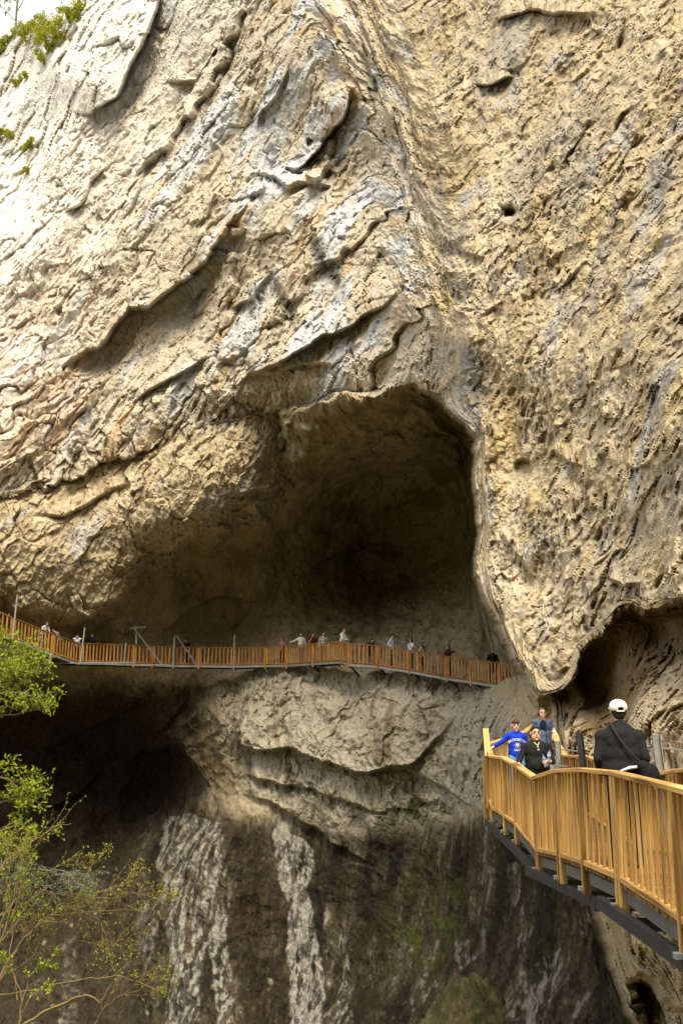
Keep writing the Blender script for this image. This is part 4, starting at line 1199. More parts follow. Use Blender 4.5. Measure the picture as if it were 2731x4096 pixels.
cap = empty('cap', man.location, man.rotation_euler.z); tag(cap, 'white baseball cap worn by the man in the black sweater', 'cap')
hr = I['hrot']
tilt = hr @ Matrix.Rotation(-0.12, 3, 'X')
M_cap = cm((0.80, 0.77, 0.70))
def cap_mesh():
    vs, fs = [], []
    nr, ns = 12, 40
    for i in range(nr + 1):
        th = math.pi / 2 * i / nr
        for j in range(ns):
            a = 2 * math.pi * j / ns
            x, y, z = 0.0935 * math.sin(th) * math.cos(a), 0.108 * math.sin(th) * math.sin(a), 0.094 * math.cos(th) ** 0.8
            bulge = 1.0 + 0.012 * math.cos(6 * a)
            vs.append(HD(0, 0, 0) + tilt @ (Vector((x * bulge, y * bulge + 0.008, z + 0.032)) * k))
    for j in range(ns):            # rim drop
        a = 2 * math.pi * j / ns
        vs.append(HD(0, 0, 0) + tilt @ (Vector((0.091 * math.cos(a), 0.105 * math.sin(a) + 0.008, 0.012)) * k))
    for i in range(nr + 1):
        for j in range(ns):
            j2 = (j + 1) % ns
            if i == 0:
                fs.append([0 + j, ns + j2, ns + j]) if False else None
            a, b, c, d = i * ns + j, i * ns + j2, (i + 1) * ns + j2, (i + 1) * ns + j
            ang = 2 * math.pi * (j + 0.5) / ns
            back = abs(ang - math.pi / 2) < 0.36      # +Y is the back of the head
            if back and i in (nr - 1, nr) : continue
            fs.append([a, b, c, d])
    return mesh_from('crown', vs, fs, True)
soft_cap = obj('crown', cap_mesh(), cap, M_cap)
sm_ = soft_cap.modifiers.new('thick', 'SOLIDIFY'); sm_.thickness = 0.004
strap_pts = [HD(0, 0, 0) + tilt @ (Vector((0.0935 * math.cos(math.pi / 2 + t), 0.107 * math.sin(math.pi / 2 + t) + 0.008, 0.010)) * k) for t in np.linspace(-0.42, 0.42, 7)]
soft('strap', [('c', a, b, 0.009, 0.009) for a, b in zip(strap_pts[:-1], strap_pts[1:])], 0.005, M_cap, cap, 1)
soft('button', [('e', HD(0, 0, 0) + tilt @ (Vector((0, 0.008, 0.128)) * k), (0.01, 0.01, 0.006))], 0.004, M_cap, cap, 0)
soft('brim', [('e', HD(0, 0, 0) + tilt @ (Vector((0, -0.115, 0.02)) * k), (0.085 * k, 0.085 * k, 0.008 * k), tilt)], 0.006, M_cap, cap, 1)
# sling bag: strap over the left shoulder, pouch at the right hip
bag = empty('sling_bag', man.location, man.rotation_euler.z); tag(bag, 'black sling bag hanging at the hip of the man in the white cap', 'bag')
M_bag = cm((0.016, 0.016, 0.018)); M_strap = cm((0.035, 0.032, 0.027))
sp = [Vector(p) * k for p in ((0.10, 0.02, 1.512), (0.088, 0.11, 1.465), (0.045, 0.158, 1.37), (-0.03, 0.172, 1.25), (-0.11, 0.178, 1.15), (-0.19, 0.175, 1.08), (-0.24, 0.15, 1.04))]
def ribbon(name, pts, w, mat, parent, nrm=Vector((0, 1, 0))):
    vs, fs = [], []
    for i, p in enumerate(pts):
        d = (pts[min(i + 1, len(pts) - 1)] - pts[max(i - 1, 0)]).normalized()
        s_ = d.cross(nrm).normalized()
        for a in (s_ * w / 2, -s_ * w / 2):
            vs.append(p + a)
    for i in range(len(pts) - 1): fs.append([2 * i, 2 * i + 1, 2 * i + 3, 2 * i + 2])
    o = obj(name, mesh_from(name, vs, fs, True), parent, mat)
    so = o.modifiers.new('t', 'SOLIDIFY'); so.thickness = 0.006
    return o
ribbon('strap', sp, 0.026, M_strap, bag)
soft('pouch', [('c', S(Vector((-0.20, 0.17, 1.05))), S(Vector((-0.29, 0.16, 0.95))), 0.075, 0.095), ('e', S(Vector((-0.26, 0.17, 0.98))), (0.12, 0.085, 0.12))], 0.016, M_bag, bag, 4)
soft('shirt_hem', [('c', S(Vector((0.03, 0.158, 1.0))), S(Vector((-0.06, 0.172, 1.035))), 0.014, 0.02), ('c', S(Vector((-0.06, 0.172, 1.035))), S(Vector((-0.17, 0.155, 1.045))), 0.02, 0.018)], 0.01, cm((0.75, 0.76, 0.80)), man, 2)

# ---- boy in black shirt, hand on the rail ------------------------------------
bx_, by_ = 3.55, 19.25
boy, I2 = person('smiling boy in black shirt with sunglasses at his collar holding bottles', (bx_, by_, DK(by_)), 0.12, 1.74, (0.02, 0.02, 0.021), (0.016, 0.016, 0.02), (0.022, 0.015, 0.011), girth=1.24,
    voxel=0.014, skin=(0.66, 0.40, 0.28), style='short', face=True, fingers=True, sleeve=0.78, head_turn=-0.05, hs=1.14, loose=0.02,
    armL=((0.31, -0.02, 1.13), (0.13, -0.22, 1.14)), armR=((-0.33, -0.06, 1.16), (-0.40, -0.18, 1.045)))
k2 = I2['k']
M_lens = cm((0.5, 0.52, 0.55), 'gloss')
sg = empty('sunglasses', boy.location, boy.rotation_euler.z); tag(sg, 'sunglasses hooked on the collar of the black shirt', 'sunglasses')
for i, (dx, dz) in enumerate(((-0.008, 1.395), (0.0, 1.345))):
    soft('lens', [('e', Vector((dx, -0.165, dz)) * k2, (0.024, 0.008, 0.019))], 0.005, M_lens, sg, 1)
soft('bridge', [('c', Vector((-0.012, -0.165, 1.38)) * k2, Vector((-0.008, -0.168, 1.36)) * k2, 0.005, 0.005)], 0.004, cm((0.03, 0.03, 0.03), 'gloss'), sg, 0)
soft('collar', [('c', Vector((-0.05, -0.075, 1.475)) * k2, Vector((0.0, -0.135, 1.42)) * k2, 0.014, 0.010), ('c', Vector((0.05, -0.075, 1.475)) * k2, Vector((0.0, -0.135, 1.42)) * k2, 0.014, 0.010)], 0.008, cm((0.55, 0.45, 0.25)), boy, 1)
def glass_mat():
    m, nt, b = new_mat('clear_plastic')
    b.inputs['Base Color'].default_value = (0.85, 0.9, 0.95, 1)
    b.inputs['Roughness'].default_value = 0.12
    b.inputs['Transmission Weight'].default_value = 0.75
    b.inputs['IOR'].default_value = 1.2
    return m
M_glass = glass_mat()
def lathe(name, prof, n, mat, parent, mtx):
    vs, fs = [], []
    for r, z in prof:
        for j in range(n):
            a = 2 * math.pi * j / n
            vs.append(mtx @ Vector((r * math.cos(a), r * math.sin(a), z)))
    for i in range(len(prof) - 1):
        for j in range(n):
            fs.append([i * n + j, i * n + (j + 1) % n, (i + 1) * n + (j + 1) % n, (i + 1) * n + j])
    fs.append([j for j in range(n)][::-1]); fs.append([(len(prof) - 1) * n + j for j in range(n)])
    return obj(name, mesh_from(name, vs, fs, True), parent, mat)
hand = I2['hL'] + Vector((-0.04, -0.05, 0.0))
for i, (ofs, rx, ry, lab) in enumerate(((Vector((0.0, -0.02, -0.10)), 0.0, -0.22, 'clear water bottle with blue cap gripped lower in the hand of the black-shirted boy'),
                                        (Vector((0.07, 0.045, -0.02)), 0.0, 0.12, 'clear water bottle with blue cap and label held against the black shirt'))):
    bt = empty('water_bottle', boy.location, boy.rotation_euler.z); tag(bt, lab, 'bottle', 'bottles held by the boy')
    mt = Matrix.Translation(hand + ofs) @ Matrix.Rotation(ry, 4, 'Y')
    lathe('bottle_body', [(0.024, 0.0), (0.033, 0.008), (0.033, 0.05), (0.030, 0.06), (0.033, 0.07), (0.033, 0.15), (0.028, 0.172), (0.014, 0.195), (0.013, 0.205)], 16, M_glass, bt, mt)
    lathe('cap', [(0.0155, 0.205), (0.0165, 0.21), (0.0165, 0.226), (0.014, 0.229)], 14, cm((0.02, 0.12, 0.55), 'gloss'), bt, mt)
    if i: lathe('label', [(0.0338, 0.085), (0.0338, 0.14)], 16, cm((0.25, 0.42, 0.62)), bt, mt)

# ---- boy in the blue sweatshirt ----------------------------------------------
cx_, cy_ = 3.78, 22.75
DKB = -1.02 - 0.067
kid, I3 = person('boy in blue lettered sweatshirt and jeans leaning one hand on the rail', (cx_, cy_, DKB), 0.05, 1.60, (0.012, 0.05, 0.52), (0.16, 0.32, 0.60), (0.075, 0.04, 0.022), girth=1.08,
    voxel=0.014, skin=(0.70, 0.45, 0.34), style='fringe', face=True, fingers=True, head_turn=-0.06, hs=1.2, loose=0.02,
    armL=((0.29, 0.02, 1.17), (0.26, -0.10, 0.95)), armR=((-0.34, 0.0, 1.27), (-0.545, -0.05, 1.16)))

# ---- woman in the flowered headscarf ------------------------------------------
def scarf_mat():
    m, nt, b = new_mat('flowered_scarf')
    tc = N(nt, 'ShaderNodeTexCoord'); vo = N(nt, 'ShaderNodeTexVoronoi', Scale=30.0); nz = N(nt, 'ShaderNodeTexNoise', Scale=22.0, Detail=3.0)
    L(nt, tc.outputs['Object'], vo.inputs['Vector']); L(nt, tc.outputs['Object'], nz.inputs['Vector'])
    c1 = ramp(nt, nz.outputs[0], [(0.40, (0.015, 0.016, 0.05)), (0.5, (0.16, 0.03, 0.035)), (0.56, (0.30, 0.22, 0.09)), (0.64, (0.05, 0.09, 0.06))])
    c2 = ramp(nt, vo.outputs['Distance'], [(0.18, (1.6, 1.5, 1.2)), (0.4, (0.7, 0.7, 0.8))])
    mx = N(nt, 'ShaderNodeMixRGB', blend_type='MULTIPLY'); mx.inputs[0].default_value = 0.8
    L(nt, c1, mx.inputs[1]); L(nt, c2, mx.inputs[2]); L(nt, mx.outputs[0], b.inputs['Base Color'])
    b.inputs['Roughness'].default_value = 0.7
    return m
wx_, wy_ = 5.03, 26.2
wom, I4 = person('woman in flowered headscarf and long blue coat standing behind the boys', (wx_, wy_, -0.70 - 0.067), 0.1, 1.66, (0.085, 0.125, 0.20), (0.05, 0.06, 0.10), (0.03, 0.02, 0.015), girth=1.12,
    voxel=0.015, skin=(0.68, 0.42, 0.31), face=True, fingers=True, scarf=scarf_mat(), coat=0.62, hs=1.06,
    armL=((0.27, -0.02, 1.17), (0.235, -0.18, 1.16)), armR=((-0.27, 0.02, 1.15), (-0.25, -0.10, 0.93)))
k4 = I4['k']
soft('scarf_end', [('e', Vector((-0.02, -0.13, 1.33)) * k4, (0.10 * k4, 0.045 * k4, 0.14 * k4)), ('e', Vector((0.03, -0.14, 1.22)) * k4, (0.05 * k4, 0.03 * k4, 0.12 * k4))], 0.012, cm((0.018, 0.02, 0.06)), wom, 3)
soft('coat_trim', [('c', Vector((0.035, -0.155, 1.24)) * k4, Vector((0.035, -0.19, 0.85)) * k4, 0.014, 0.014)], 0.009, cm((0.02, 0.025, 0.07)), wom, 1)
wb = empty('shopping_bag', wom.location, wom.rotation_euler.z); tag(wb, 'white plastic bag carried by the woman in the headscarf', 'bag')
soft('bag_body', [('e', Vector((0.26, -0.24, 0.97)) * k4, (0.105, 0.07, 0.12)), ('c', Vector((0.25, -0.24, 1.00)) * k4, Vector((0.24, -0.22, 1.17)) * k4, 0.085, 0.04)], 0.014, cm((0.78, 0.79, 0.85)), wb, 3)
soft('handle', [('c', Vector((0.24, -0.22, 1.15)) * k4, Vector((0.24, -0.2, 1.24)) * k4, 0.018, 0.014)], 0.008, cm((0.78, 0.79, 0.85)), wb, 1)
soft('dark_panel', [('e', Vector((0.265, -0.255, 0.90)) * k4, (0.10, 0.065, 0.06))], 0.012, cm((0.07, 0.06, 0.12)), wb, 2)
for s in (1, -1):
    tor = []
    for a in range(10):
        t0, t1 = 2 * math.pi * a / 10, 2 * math.pi * (a + 1) / 10
        tor.append(('c', I4['HD'](0.031 * s + 0.021 * math.cos(t0), -0.100, 0.010 + 0.017 * math.sin(t0)), I4['HD'](0.031 * s + 0.021 * math.cos(t1), -0.100, 0.010 + 0.017 * math.sin(t1)), 0.003, 0.003))
    soft('spectacle_rim', tor, 0.003, cm((0.35, 0.12, 0.06), 'gloss'), wom, 0)

# ---- visitors on the far walkway ----------------------------------------------
def far_spot(u, back=0.42):
    best = None
    for (a, fa), (b, fb) in zip(zip(FL[:-1], FP[:-1]), zip(FL[1:], FP[1:])):
        if fa[0] <= u <= fb[0]:
            t = (u - fa[0]) / (fb[0] - fa[0])
            p = a.lerp(b, t)
            # same direction on the picture, one step behind the rail
            q_ = pix(u, fa[1] + t * (fb[1] - fa[1]), p.y + back)
            return Vector((q_.x, q_.y, p.z - 0.067))
NAVY, WHITE, MAROON, BLACK = (0.012, 0.016, 0.05), (0.62, 0.60, 0.60), (0.07, 0.014, 0.014), (0.014, 0.013, 0.013)
JEAN = (0.06, 0.09, 0.16); DH = (0.012, 0.009, 0.008)
def stripes_mat():
    m, nt, b = new_mat('striped_jersey')
    tc = N(nt, 'ShaderNodeTexCoord'); sx = N(nt, 'ShaderNodeSeparateXYZ'); L(nt, tc.outputs['Object'], sx.inputs[0])
    mu = N(nt, 'ShaderNodeMath', operation='MULTIPLY'); mu.inputs[1].default_value = 11.0; L(nt, sx.outputs['Z'], mu.inputs[0])
    fr_ = N(nt, 'ShaderNodeMath', operation='FRACT'); L(nt, mu.outputs[0], fr_.inputs[0])
    L(nt, ramp(nt, fr_.outputs[0], [(0.45, (0.02, 0.018, 0.018)), (0.52, (0.6, 0.58, 0.55))]), b.inputs['Base Color'])
    b.inputs['Roughness'].default_value = 0.9
    return m
GRP = 'visitors on the far walkway'
lean_arms = (((0.26, -0.30, 1.14), (0.16, -0.44, 1.09)), ((-0.26, -0.30, 1.14), (-0.16, -0.44, 1.09)))
visitors = [
 # u, H, lean, rz, label, top, bottom, hair, kwargs
 (168, 1.62, 0.55, 0.9, 'visitor in pale grey top bent over the sloping far railing', (0.42, 0.42, 0.45), JEAN, (0.10, 0.05, 0.03), dict(armL=lean_arms[0], armR=lean_arms[1])),
 (238, 1.66, 0.60, -0.9, 'visitor in grey jacket with yellow strap bowed over the sloping railing', (0.17, 0.16, 0.15), BLACK, DH, dict(armL=lean_arms[0], armR=lean_arms[1])),
 (305, 1.70, 0.62, 0.25, 'visitor in white shirt and navy sleeves leaning low on the far rail', (0.60, 0.60, 0.66), NAVY, DH, dict(armL=lean_arms[0], armR=lean_arms[1])),
 (368, 1.74, 0.50, 0.1, 'visitor in navy jacket and blue hood resting both hands on the rail', NAVY, BLACK, (0.015, 0.03, 0.12), dict(armL=((0.3, -0.24, 1.10), (0.34, -0.42, 1.05)), armR=((-0.28, -0.24, 1.10), (-0.28, -0.42, 1.05)), style='short')),
 (752, 1.62, 0.35, -0.5, 'visitor in black top pointing with a bare arm beside the diagonal brace', BLACK, BLACK, DH, dict(armL=((0.27, -0.2, 1.15), (0.25, -0.4, 1.07)), armR=((-0.30, -0.20, 1.20), (-0.42, -0.30, 1.10)), sleeve=0.4)),
 (806, 1.22, 0.0, 0.0, 'small child in green shirt peering over the dark far railing', (0.03, 0.10, 0.09), JEAN, DH, {}),
 (1128, 1.60, 0.0, -0.6, 'visitor in black coat with a pink front in the shade of the cave', (0.30, 0.16, 0.16), BLACK, DH, dict(style='long')),
 (1203, 1.78, 0.0, 0.1, 'man in cream shirt stretching one arm sideways on the far walkway', (0.55, 0.52, 0.44), JEAN, DH, dict(armR=((-0.40, -0.05, 1.27), (-0.62, -0.10, 1.22)))),
 (1250, 1.70, 0.0, 0.3, 'visitor in maroon top raising a hand to the face', MAROON, (0.25, 0.19, 0.16), DH, dict(armR=((-0.26, -0.16, 1.18), (-0.10, -0.16, 1.46)), sleeve=0.4)),
 (1293, 1.68, 0.0, 0.35, 'woman with dark hair in black and white striped jersey', 'stripes', BLACK, DH, dict(style='long')),
 (1366, 1.80, 0.18, 1.1, 'bearded man with shaved head in white shirt looking down at the rail', WHITE, (0.3, 0.22, 0.15), (0.10, 0.05, 0.03), dict(style='buzz', armL=((0.25, -0.18, 1.15), (0.12, -0.34, 1.10)), armR=((-0.25, -0.16, 1.15), (-0.12, -0.34, 1.10)))),
 (1478, 1.50, 0.55, 0.4, 'dark haired visitor in black stooping behind the far railing', (0.02, 0.025, 0.04), BLACK, DH, dict(armL=((0.3, -0.1, 1.15), (0.36, -0.25, 1.0)), armR=((-0.42, 0.0, 1.25), (-0.60, -0.05, 1.08)))),
 (1567, 1.80, 0.0, 1.2, 'man in pale blue shirt standing sideways on the far walkway', (0.50, 0.55, 0.66), (0.06, 0.06, 0.07), DH, dict(armR=((-0.30, 0.10, 1.18), (-0.24, -0.04, 1.0)))),
 (1645, 1.72, 0.0, -1.0, 'woman with long black hair in white t-shirt and jeans', (0.68, 0.64, 0.68), JEAN, DH, dict(style='long', sleeve=0.4, armL=((0.27, -0.16, 1.16), (0.10, -0.2, 1.42)))),
 (1688, 1.58, 0.15, 0.8, 'woman in black headscarf and beige jacket resting an arm on the rail', (0.50, 0.40, 0.27), BLACK, DH, dict(scarf=BLACK, armL=((0.36, -0.2, 1.12), (0.62, -0.25, 1.03)))),
 (1795, 1.64, 0.0, -0.9, 'woman in maroon headscarf and coat pointing with outstretched arm', MAROON, MAROON, DH, dict(scarf=MAROON, coat=0.5, armL=((0.40, -0.12, 1.33), (0.66, -0.12, 1.40)))),
 (1972, 1.72, 0.0, 0.2, 'visitor in black by the far walkway end near the hanging rock', (0.016, 0.014, 0.012), BLACK, DH, dict(scarf=(0.03, 0.018, 0.014))),
]
for u, H, ln, rz, lab, top, bot, hair, kw in visitors:
    p = far_spot(u, 0.55 if ln > 0.3 else 0.45)
    st = top == 'stripes'
    # leaning towards the gorge means towards local -Y
    r_, inf = person(lab, p, rz, H * 1.06, (0.02, 0.018, 0.018) if st else top, bot, hair, lean=ln, voxel=0.028, group=GRP, skin=(0.50, 0.29, 0.19), girth=1.06, **kw)
    if st:
        sm2 = stripes_mat(); inf['shirt'].data.materials[0] = sm2
        QUEUE[:] = [(o, sm2 if o == inf['shirt'] else m, pst) for o, m, pst in QUEUE]
    if u == 238:
        soft('strap', [('c', inf['B'](0.13, 0.12, 1.42), inf['B'](-0.06, 0.13, 1.2), 0.03, 0.03)], 0.02, cm((0.55, 0.30, 0.03)), r_, 1)
    if u == 305:
        soft('sleeve', [('c', inf['shL'], inf['eL'], 0.075, 0.066), ('c', inf['eL'], inf['eL'].lerp(inf['hL'], 0.8), 0.066, 0.055)], 0.025, cm(NAVY), r_, 2)
        soft('sleeve', [('c', inf['shR'], inf['eR'], 0.075, 0.066), ('c', inf['eR'], inf['eR'].lerp(inf['hR'], 0.8), 0.066, 0.055)], 0.025, cm(NAVY), r_, 2)
    if u == 1128:
        soft('coat', [('c', inf['B'](0.13, 0.05, 1.40), inf['B'](0.16, 0.05, 0.95), 0.10, 0.12), ('c', inf['B'](-0.13, 0.05, 1.40), inf['B'](-0.16, 0.05, 0.95), 0.08, 0.10)], 0.025, cm(BLACK), r_, 2)
flush()

# ---- lettering on the blue sweatshirt: BROOKLYN in an arch, a round emblem, U.S.A
bpy.context.view_layer.update()
sh_me = I3['shirt'].data
bvh = BVHTree.FromPolygons([v.co.copy() for v in sh_me.vertices], [list(p.vertices) for p in sh_me.polygons])
M_print = cm((0.74, 0.70, 0.68)); M_print2 = cm((0.26, 0.30, 0.60))
def text_mesh(s, size):
    cu = bpy.data.curves.new('txt', 'FONT'); cu.body = s; cu.size = size; cu.align_x = 'CENTER'; cu.resolution_u = 3; cu.offset = size * 0.035
    o = bpy.data.objects.new('txt', cu); COL.objects.link(o)
    dg = bpy.context.evaluated_depsgraph_get()
    me = bpy.data.meshes.new_from_object(o.evaluated_get(dg), depsgraph=dg)
    bpy.data.objects.remove(o, do_unlink=True); bpy.data.curves.remove(cu)
    return me
def print_on(me, fn, name, mat, lift=0.006):
    bm = bmesh.new(); bm.from_mesh(me)
    for it in range(2): bmesh.ops.subdivide_edges(bm, edges=[e for e in bm.edges if e.calc_length() > 0.02], cuts=1)
    for v in bm.verts:
        x, z = fn(v.co.x, v.co.y)
        hit = bvh.ray_cast(Vector((x, -0.6, z)), Vector((0, 1, 0)))
        y = hit[0].y if hit[0] else -0.1
        v.co = Vector((x, y - lift, z))
    out = bpy.data.meshes.new(name); bm.to_mesh(out); bm.free()
    o = obj(name, out, I3['shirt'], mat)
    return o
k3 = I3['k']
def arch(x, y):
    Rr = 0.30
    a = x / Rr
    return ((Rr + y) * math.sin(a)), (1.325 * k3 - Rr + (Rr + y) * math.cos(a) - 0.035)
print_on(text_mesh('BROOKLYN', 0.072), lambda x, y: arch(x * 1.0, y), 'lettering', M_print)
print_on(text_mesh('U.S.A', 0.062), lambda x, y: (x, y + 1.055 * k3), 'lettering', M_print)
def ring_mesh(r0, r1, n=36):
    vs, fs = [], []
    for j in range(n):
        a = 2 * math.pi * j / n
        vs += [(r0 * math.cos(a), r0 * math.sin(a), 0), (r1 * math.cos(a), r1 * math.sin(a), 0)]
    for j in range(n):
        q = (j + 1) % n
        fs.append([2 * j, 2 * j + 1, 2 * q + 1, 2 * q])
    return mesh_from('ring', vs, fs)
zc = 1.19 * k3
print_on(ring_mesh(0.058, 0.066), lambda x, y: (x, y + zc), 'emblem_ring', M_print2)
print_on(ring_mesh(0.042, 0.050), lambda x, y: (x, y + zc), 'emblem_ring', M_print2)
print_on(ring_mesh(0.0005, 0.034), lambda x, y: (x, y + zc), 'emblem', M_print)
print_on(ring_mesh(0.004, 0.016), lambda x, y: (x * 0.8 - 0.003, y + zc + 0.003), 'emblem_mark', M_print2, 0.009)

# ================================================================== VEGETATION
def tube(verts, faces, pts, r0, r1, n=5):
    o = len(verts)
    m = len(pts)
    for i, p in enumerate(pts):
        d = (pts[min(i + 1, m - 1)] - pts[max(i - 1, 0)])
        if d.length < 1e-6: d = Vector((0, 0, 1))
        d.normalize()
        x = d.orthogonal().normalized(); y = d.cross(x)
        r = r0 + (r1 - r0) * i / max(1, m - 1)
        for j in range(n):
            a = 2 * math.pi * j / n
            verts.append(p + (x * math.cos(a) + y * math.sin(a)) * r)
    for i in range(m - 1):
        for j in range(n):
            faces.append([o + i * n + j, o + i * n + (j + 1) % n, o + (i + 1) * n + (j + 1) % n, o + (i + 1) * n + j])

def rdir(rg, up=0.0):
    v = Vector((rg.gauss(0, 1), rg.gauss(0, 1), rg.gauss(0, 1) + up))
    return v.normalized()

def wiggle(rg, pts, amp, sub=4):
    out = []
    for a, b in zip(pts[:-1], pts[1:]):
        l = (b - a).length
        for k in range(sub):
            out.append(a.lerp(b, k / sub) + rdir(rg) * amp * l * (0 if k == 0 else 1))
    out.append(pts[-1])
    return out

def leaf(verts, faces, c, d, nrm, ln, w):
    s = d.cross(nrm)
    if s.length < 1e-4: s = d.orthogonal()
    s.normalize()
    o = len(verts)
    m = c + d * ln * 0.45
    up = s.cross(d) * ln * 0.08
    verts += [c, m + s * w * 0.5 - up, c + d * ln, m - s * w * 0.5 - up]
    faces.append([o, o + 1, o + 2]); faces.append([o, o + 2, o + 3])

def leaf_material(name, stops, trans=0.45):
    m, nt, b = new_mat(name)
    g = N(nt, 'ShaderNodeNewGeometry'); nz = N(nt, 'ShaderNodeTexNoise', Scale=1.4, Detail=3.0)
    tc = N(nt, 'ShaderNodeTexCoord'); L(nt, tc.outputs['Object'], nz.inputs['Vector'])
    ad = N(nt, 'ShaderNodeMath', operation='MULTIPLY_ADD'); ad.inputs[1].default_value = 0.6; 
    L(nt, g.outputs['Random Per Island'], ad.inputs[0])
    ml = N(nt, 'ShaderNodeMath', operation='MULTIPLY'); ml.inputs[1].default_value = 0.5; L(nt, nz.outputs[0], ml.inputs[0]); L(nt, ml.outputs[0], ad.inputs[2])
    col = ramp(nt, ad.outputs[0], stops)
    L(nt, col, b.inputs['Base Color'])
    b.inputs['Roughness'].default_value = 0.5; b.inputs['Specular IOR Level'].default_value = 0.25
    tr = N(nt, 'ShaderNodeBsdfTranslucent'); L(nt, col, tr.inputs[0])
    mx = N(nt, 'ShaderNodeMixShader'); mx.inputs[0].default_value = trans
    out = [n for n in nt.nodes if n.type == 'OUTPUT_MATERIAL'][0]
    L(nt, b.outputs[0], mx.inputs[1]); L(nt, tr.outputs[0], mx.inputs[2]); L(nt, mx.outputs[0], out.inputs[0])
    return m
M_bark = mat_plain('bark', (0.17, 0.125, 0.07), 0.85, 0.35, 8.0, 0.5, 40)
M_twig = mat_plain('pale_twig', (0.20, 0.145, 0.065), 0.8, 0.3, 8.0)
M_leaf = leaf_material('fresh_leaf', [(0.25, (0.13, 0.20, 0.012)), (0.55, (0.30, 0.38, 0.018)), (0.85, (0.48, 0.52, 0.05))])
M_bud = leaf_material('bud_leaf', [(0.25, (0.20, 0.19, 0.02)), (0.6, (0.34, 0.34, 0.04)), (0.85, (0.45, 0.46, 0.08))])
M_needle = leaf_material('blue_needle', [(0.25, (0.10, 0.15, 0.09)), (0.6, (0.20, 0.27, 0.18)), (0.85, (0.30, 0.37, 0.26))], 0.15)
M_ledge = leaf_material('ledge_leaf', [(0.25, (0.16, 0.20, 0.012)), (0.6, (0.36, 0.38, 0.02)), (0.85, (0.50, 0.46, 0.05))])

def plant(name, label, cat, base, trunk_pts, branches, mat_wood, leaf_mat, seed, twigs=6, twig_len=(0.3, 0.8), sub=3, leaves=6, leaf_size=(0.06, 0.11), leaf_w=0.55, r_main=0.05, r_twig=0.008, spread=0.7, droop=0.0, group=None, trunk_r=(0.16, 0.08), start=0.3, leaf_prob=1.0, tip='twigs'):
    rg = random.Random(seed)
    root = empty(name, base); tag(root, label, cat, group)
    tv, tf, bv, bf, lv, lf = [], [], [], [], [], []
    tube(tv, tf, wiggle(rg, trunk_pts, 0.04), trunk_r[0], trunk_r[1], 8)
    for br, dens, r0 in branches:
        pts = wiggle(rg, br, 0.05)
        tube(bv, bf, pts, r0, max(r_twig, r0 * 0.3), 5)
        m = len(pts)
        for i in range(int(twigs * dens)):
            t = rg.uniform(start, 1.0)
            j = min(int(t * (m - 1)), m - 2)
            p = pts[j].lerp(pts[j + 1], rg.random())
            d0 = (pts[j + 1] - pts[j]).normalized()
            d = (d0 * 0.8 + rdir(rg) * spread + Vector((0, 0, 0.15 - droop))).normalized()
            ln = rg.uniform(*twig_len) * (1.1 - 0.5 * t)
            q1 = p + d * ln * 0.5 + rdir(rg) * ln * 0.06; q2 = p + (d + Vector((0, 0, -droop * 0.5))).normalized() * ln + rdir(rg) * ln * 0.08
            tube(bv, bf, [p, q1, q2], r_twig, r_twig * 0.45, 4)
            ends = [(q1, d), (q2, d), (q1.lerp(q2, 0.5), d)]
            for s in range(sub):
                st = p.lerp(q2, rg.uniform(0.3, 1.0)); dd = (d + rdir(rg) * 0.9).normalized(); l2 = ln * rg.uniform(0.25, 0.5)
                e = st + dd * l2
                tube(bv, bf, [st, e], r_twig * 0.6, r_twig * 0.35, 3)
                ends += [(e, dd), (st.lerp(e, 0.55), dd)]
            for e, dd in ends:
                if rg.random() > leaf_prob: continue
                for q in range(leaves):
                    ld = (dd * 0.5 + rdir(rg) * 0.9 + Vector((0, 0, -0.15))).normalized()
                    sz = rg.uniform(*leaf_size)
                    leaf(lv, lf, e + rdir(rg) * sz * 0.5, ld, (rdir(rg) * 0.6 + Vector((0, -0.2, 0.8))).normalized(), sz, sz * leaf_w)
    inv = Vector(base)
    def put(nm, v, f, mt, sm=True):
        if v:
            obj(nm, mesh_from(nm, [Vector(x) - inv for x in v], f, sm), root, mt)
    put('trunk', tv, tf, mat_wood); put('branches', bv, bf, mat_wood); put('crown', lv, lf, leaf_mat, False)
    return root

def gz(x, y): return float(ground_z(np.array([x], np.float32), np.array([y], np.float32))[0])
def PP(lst, Y, dy=0.0): return [pix(u, v, Y + dy * i) for i, (u, v) in enumerate(lst)]

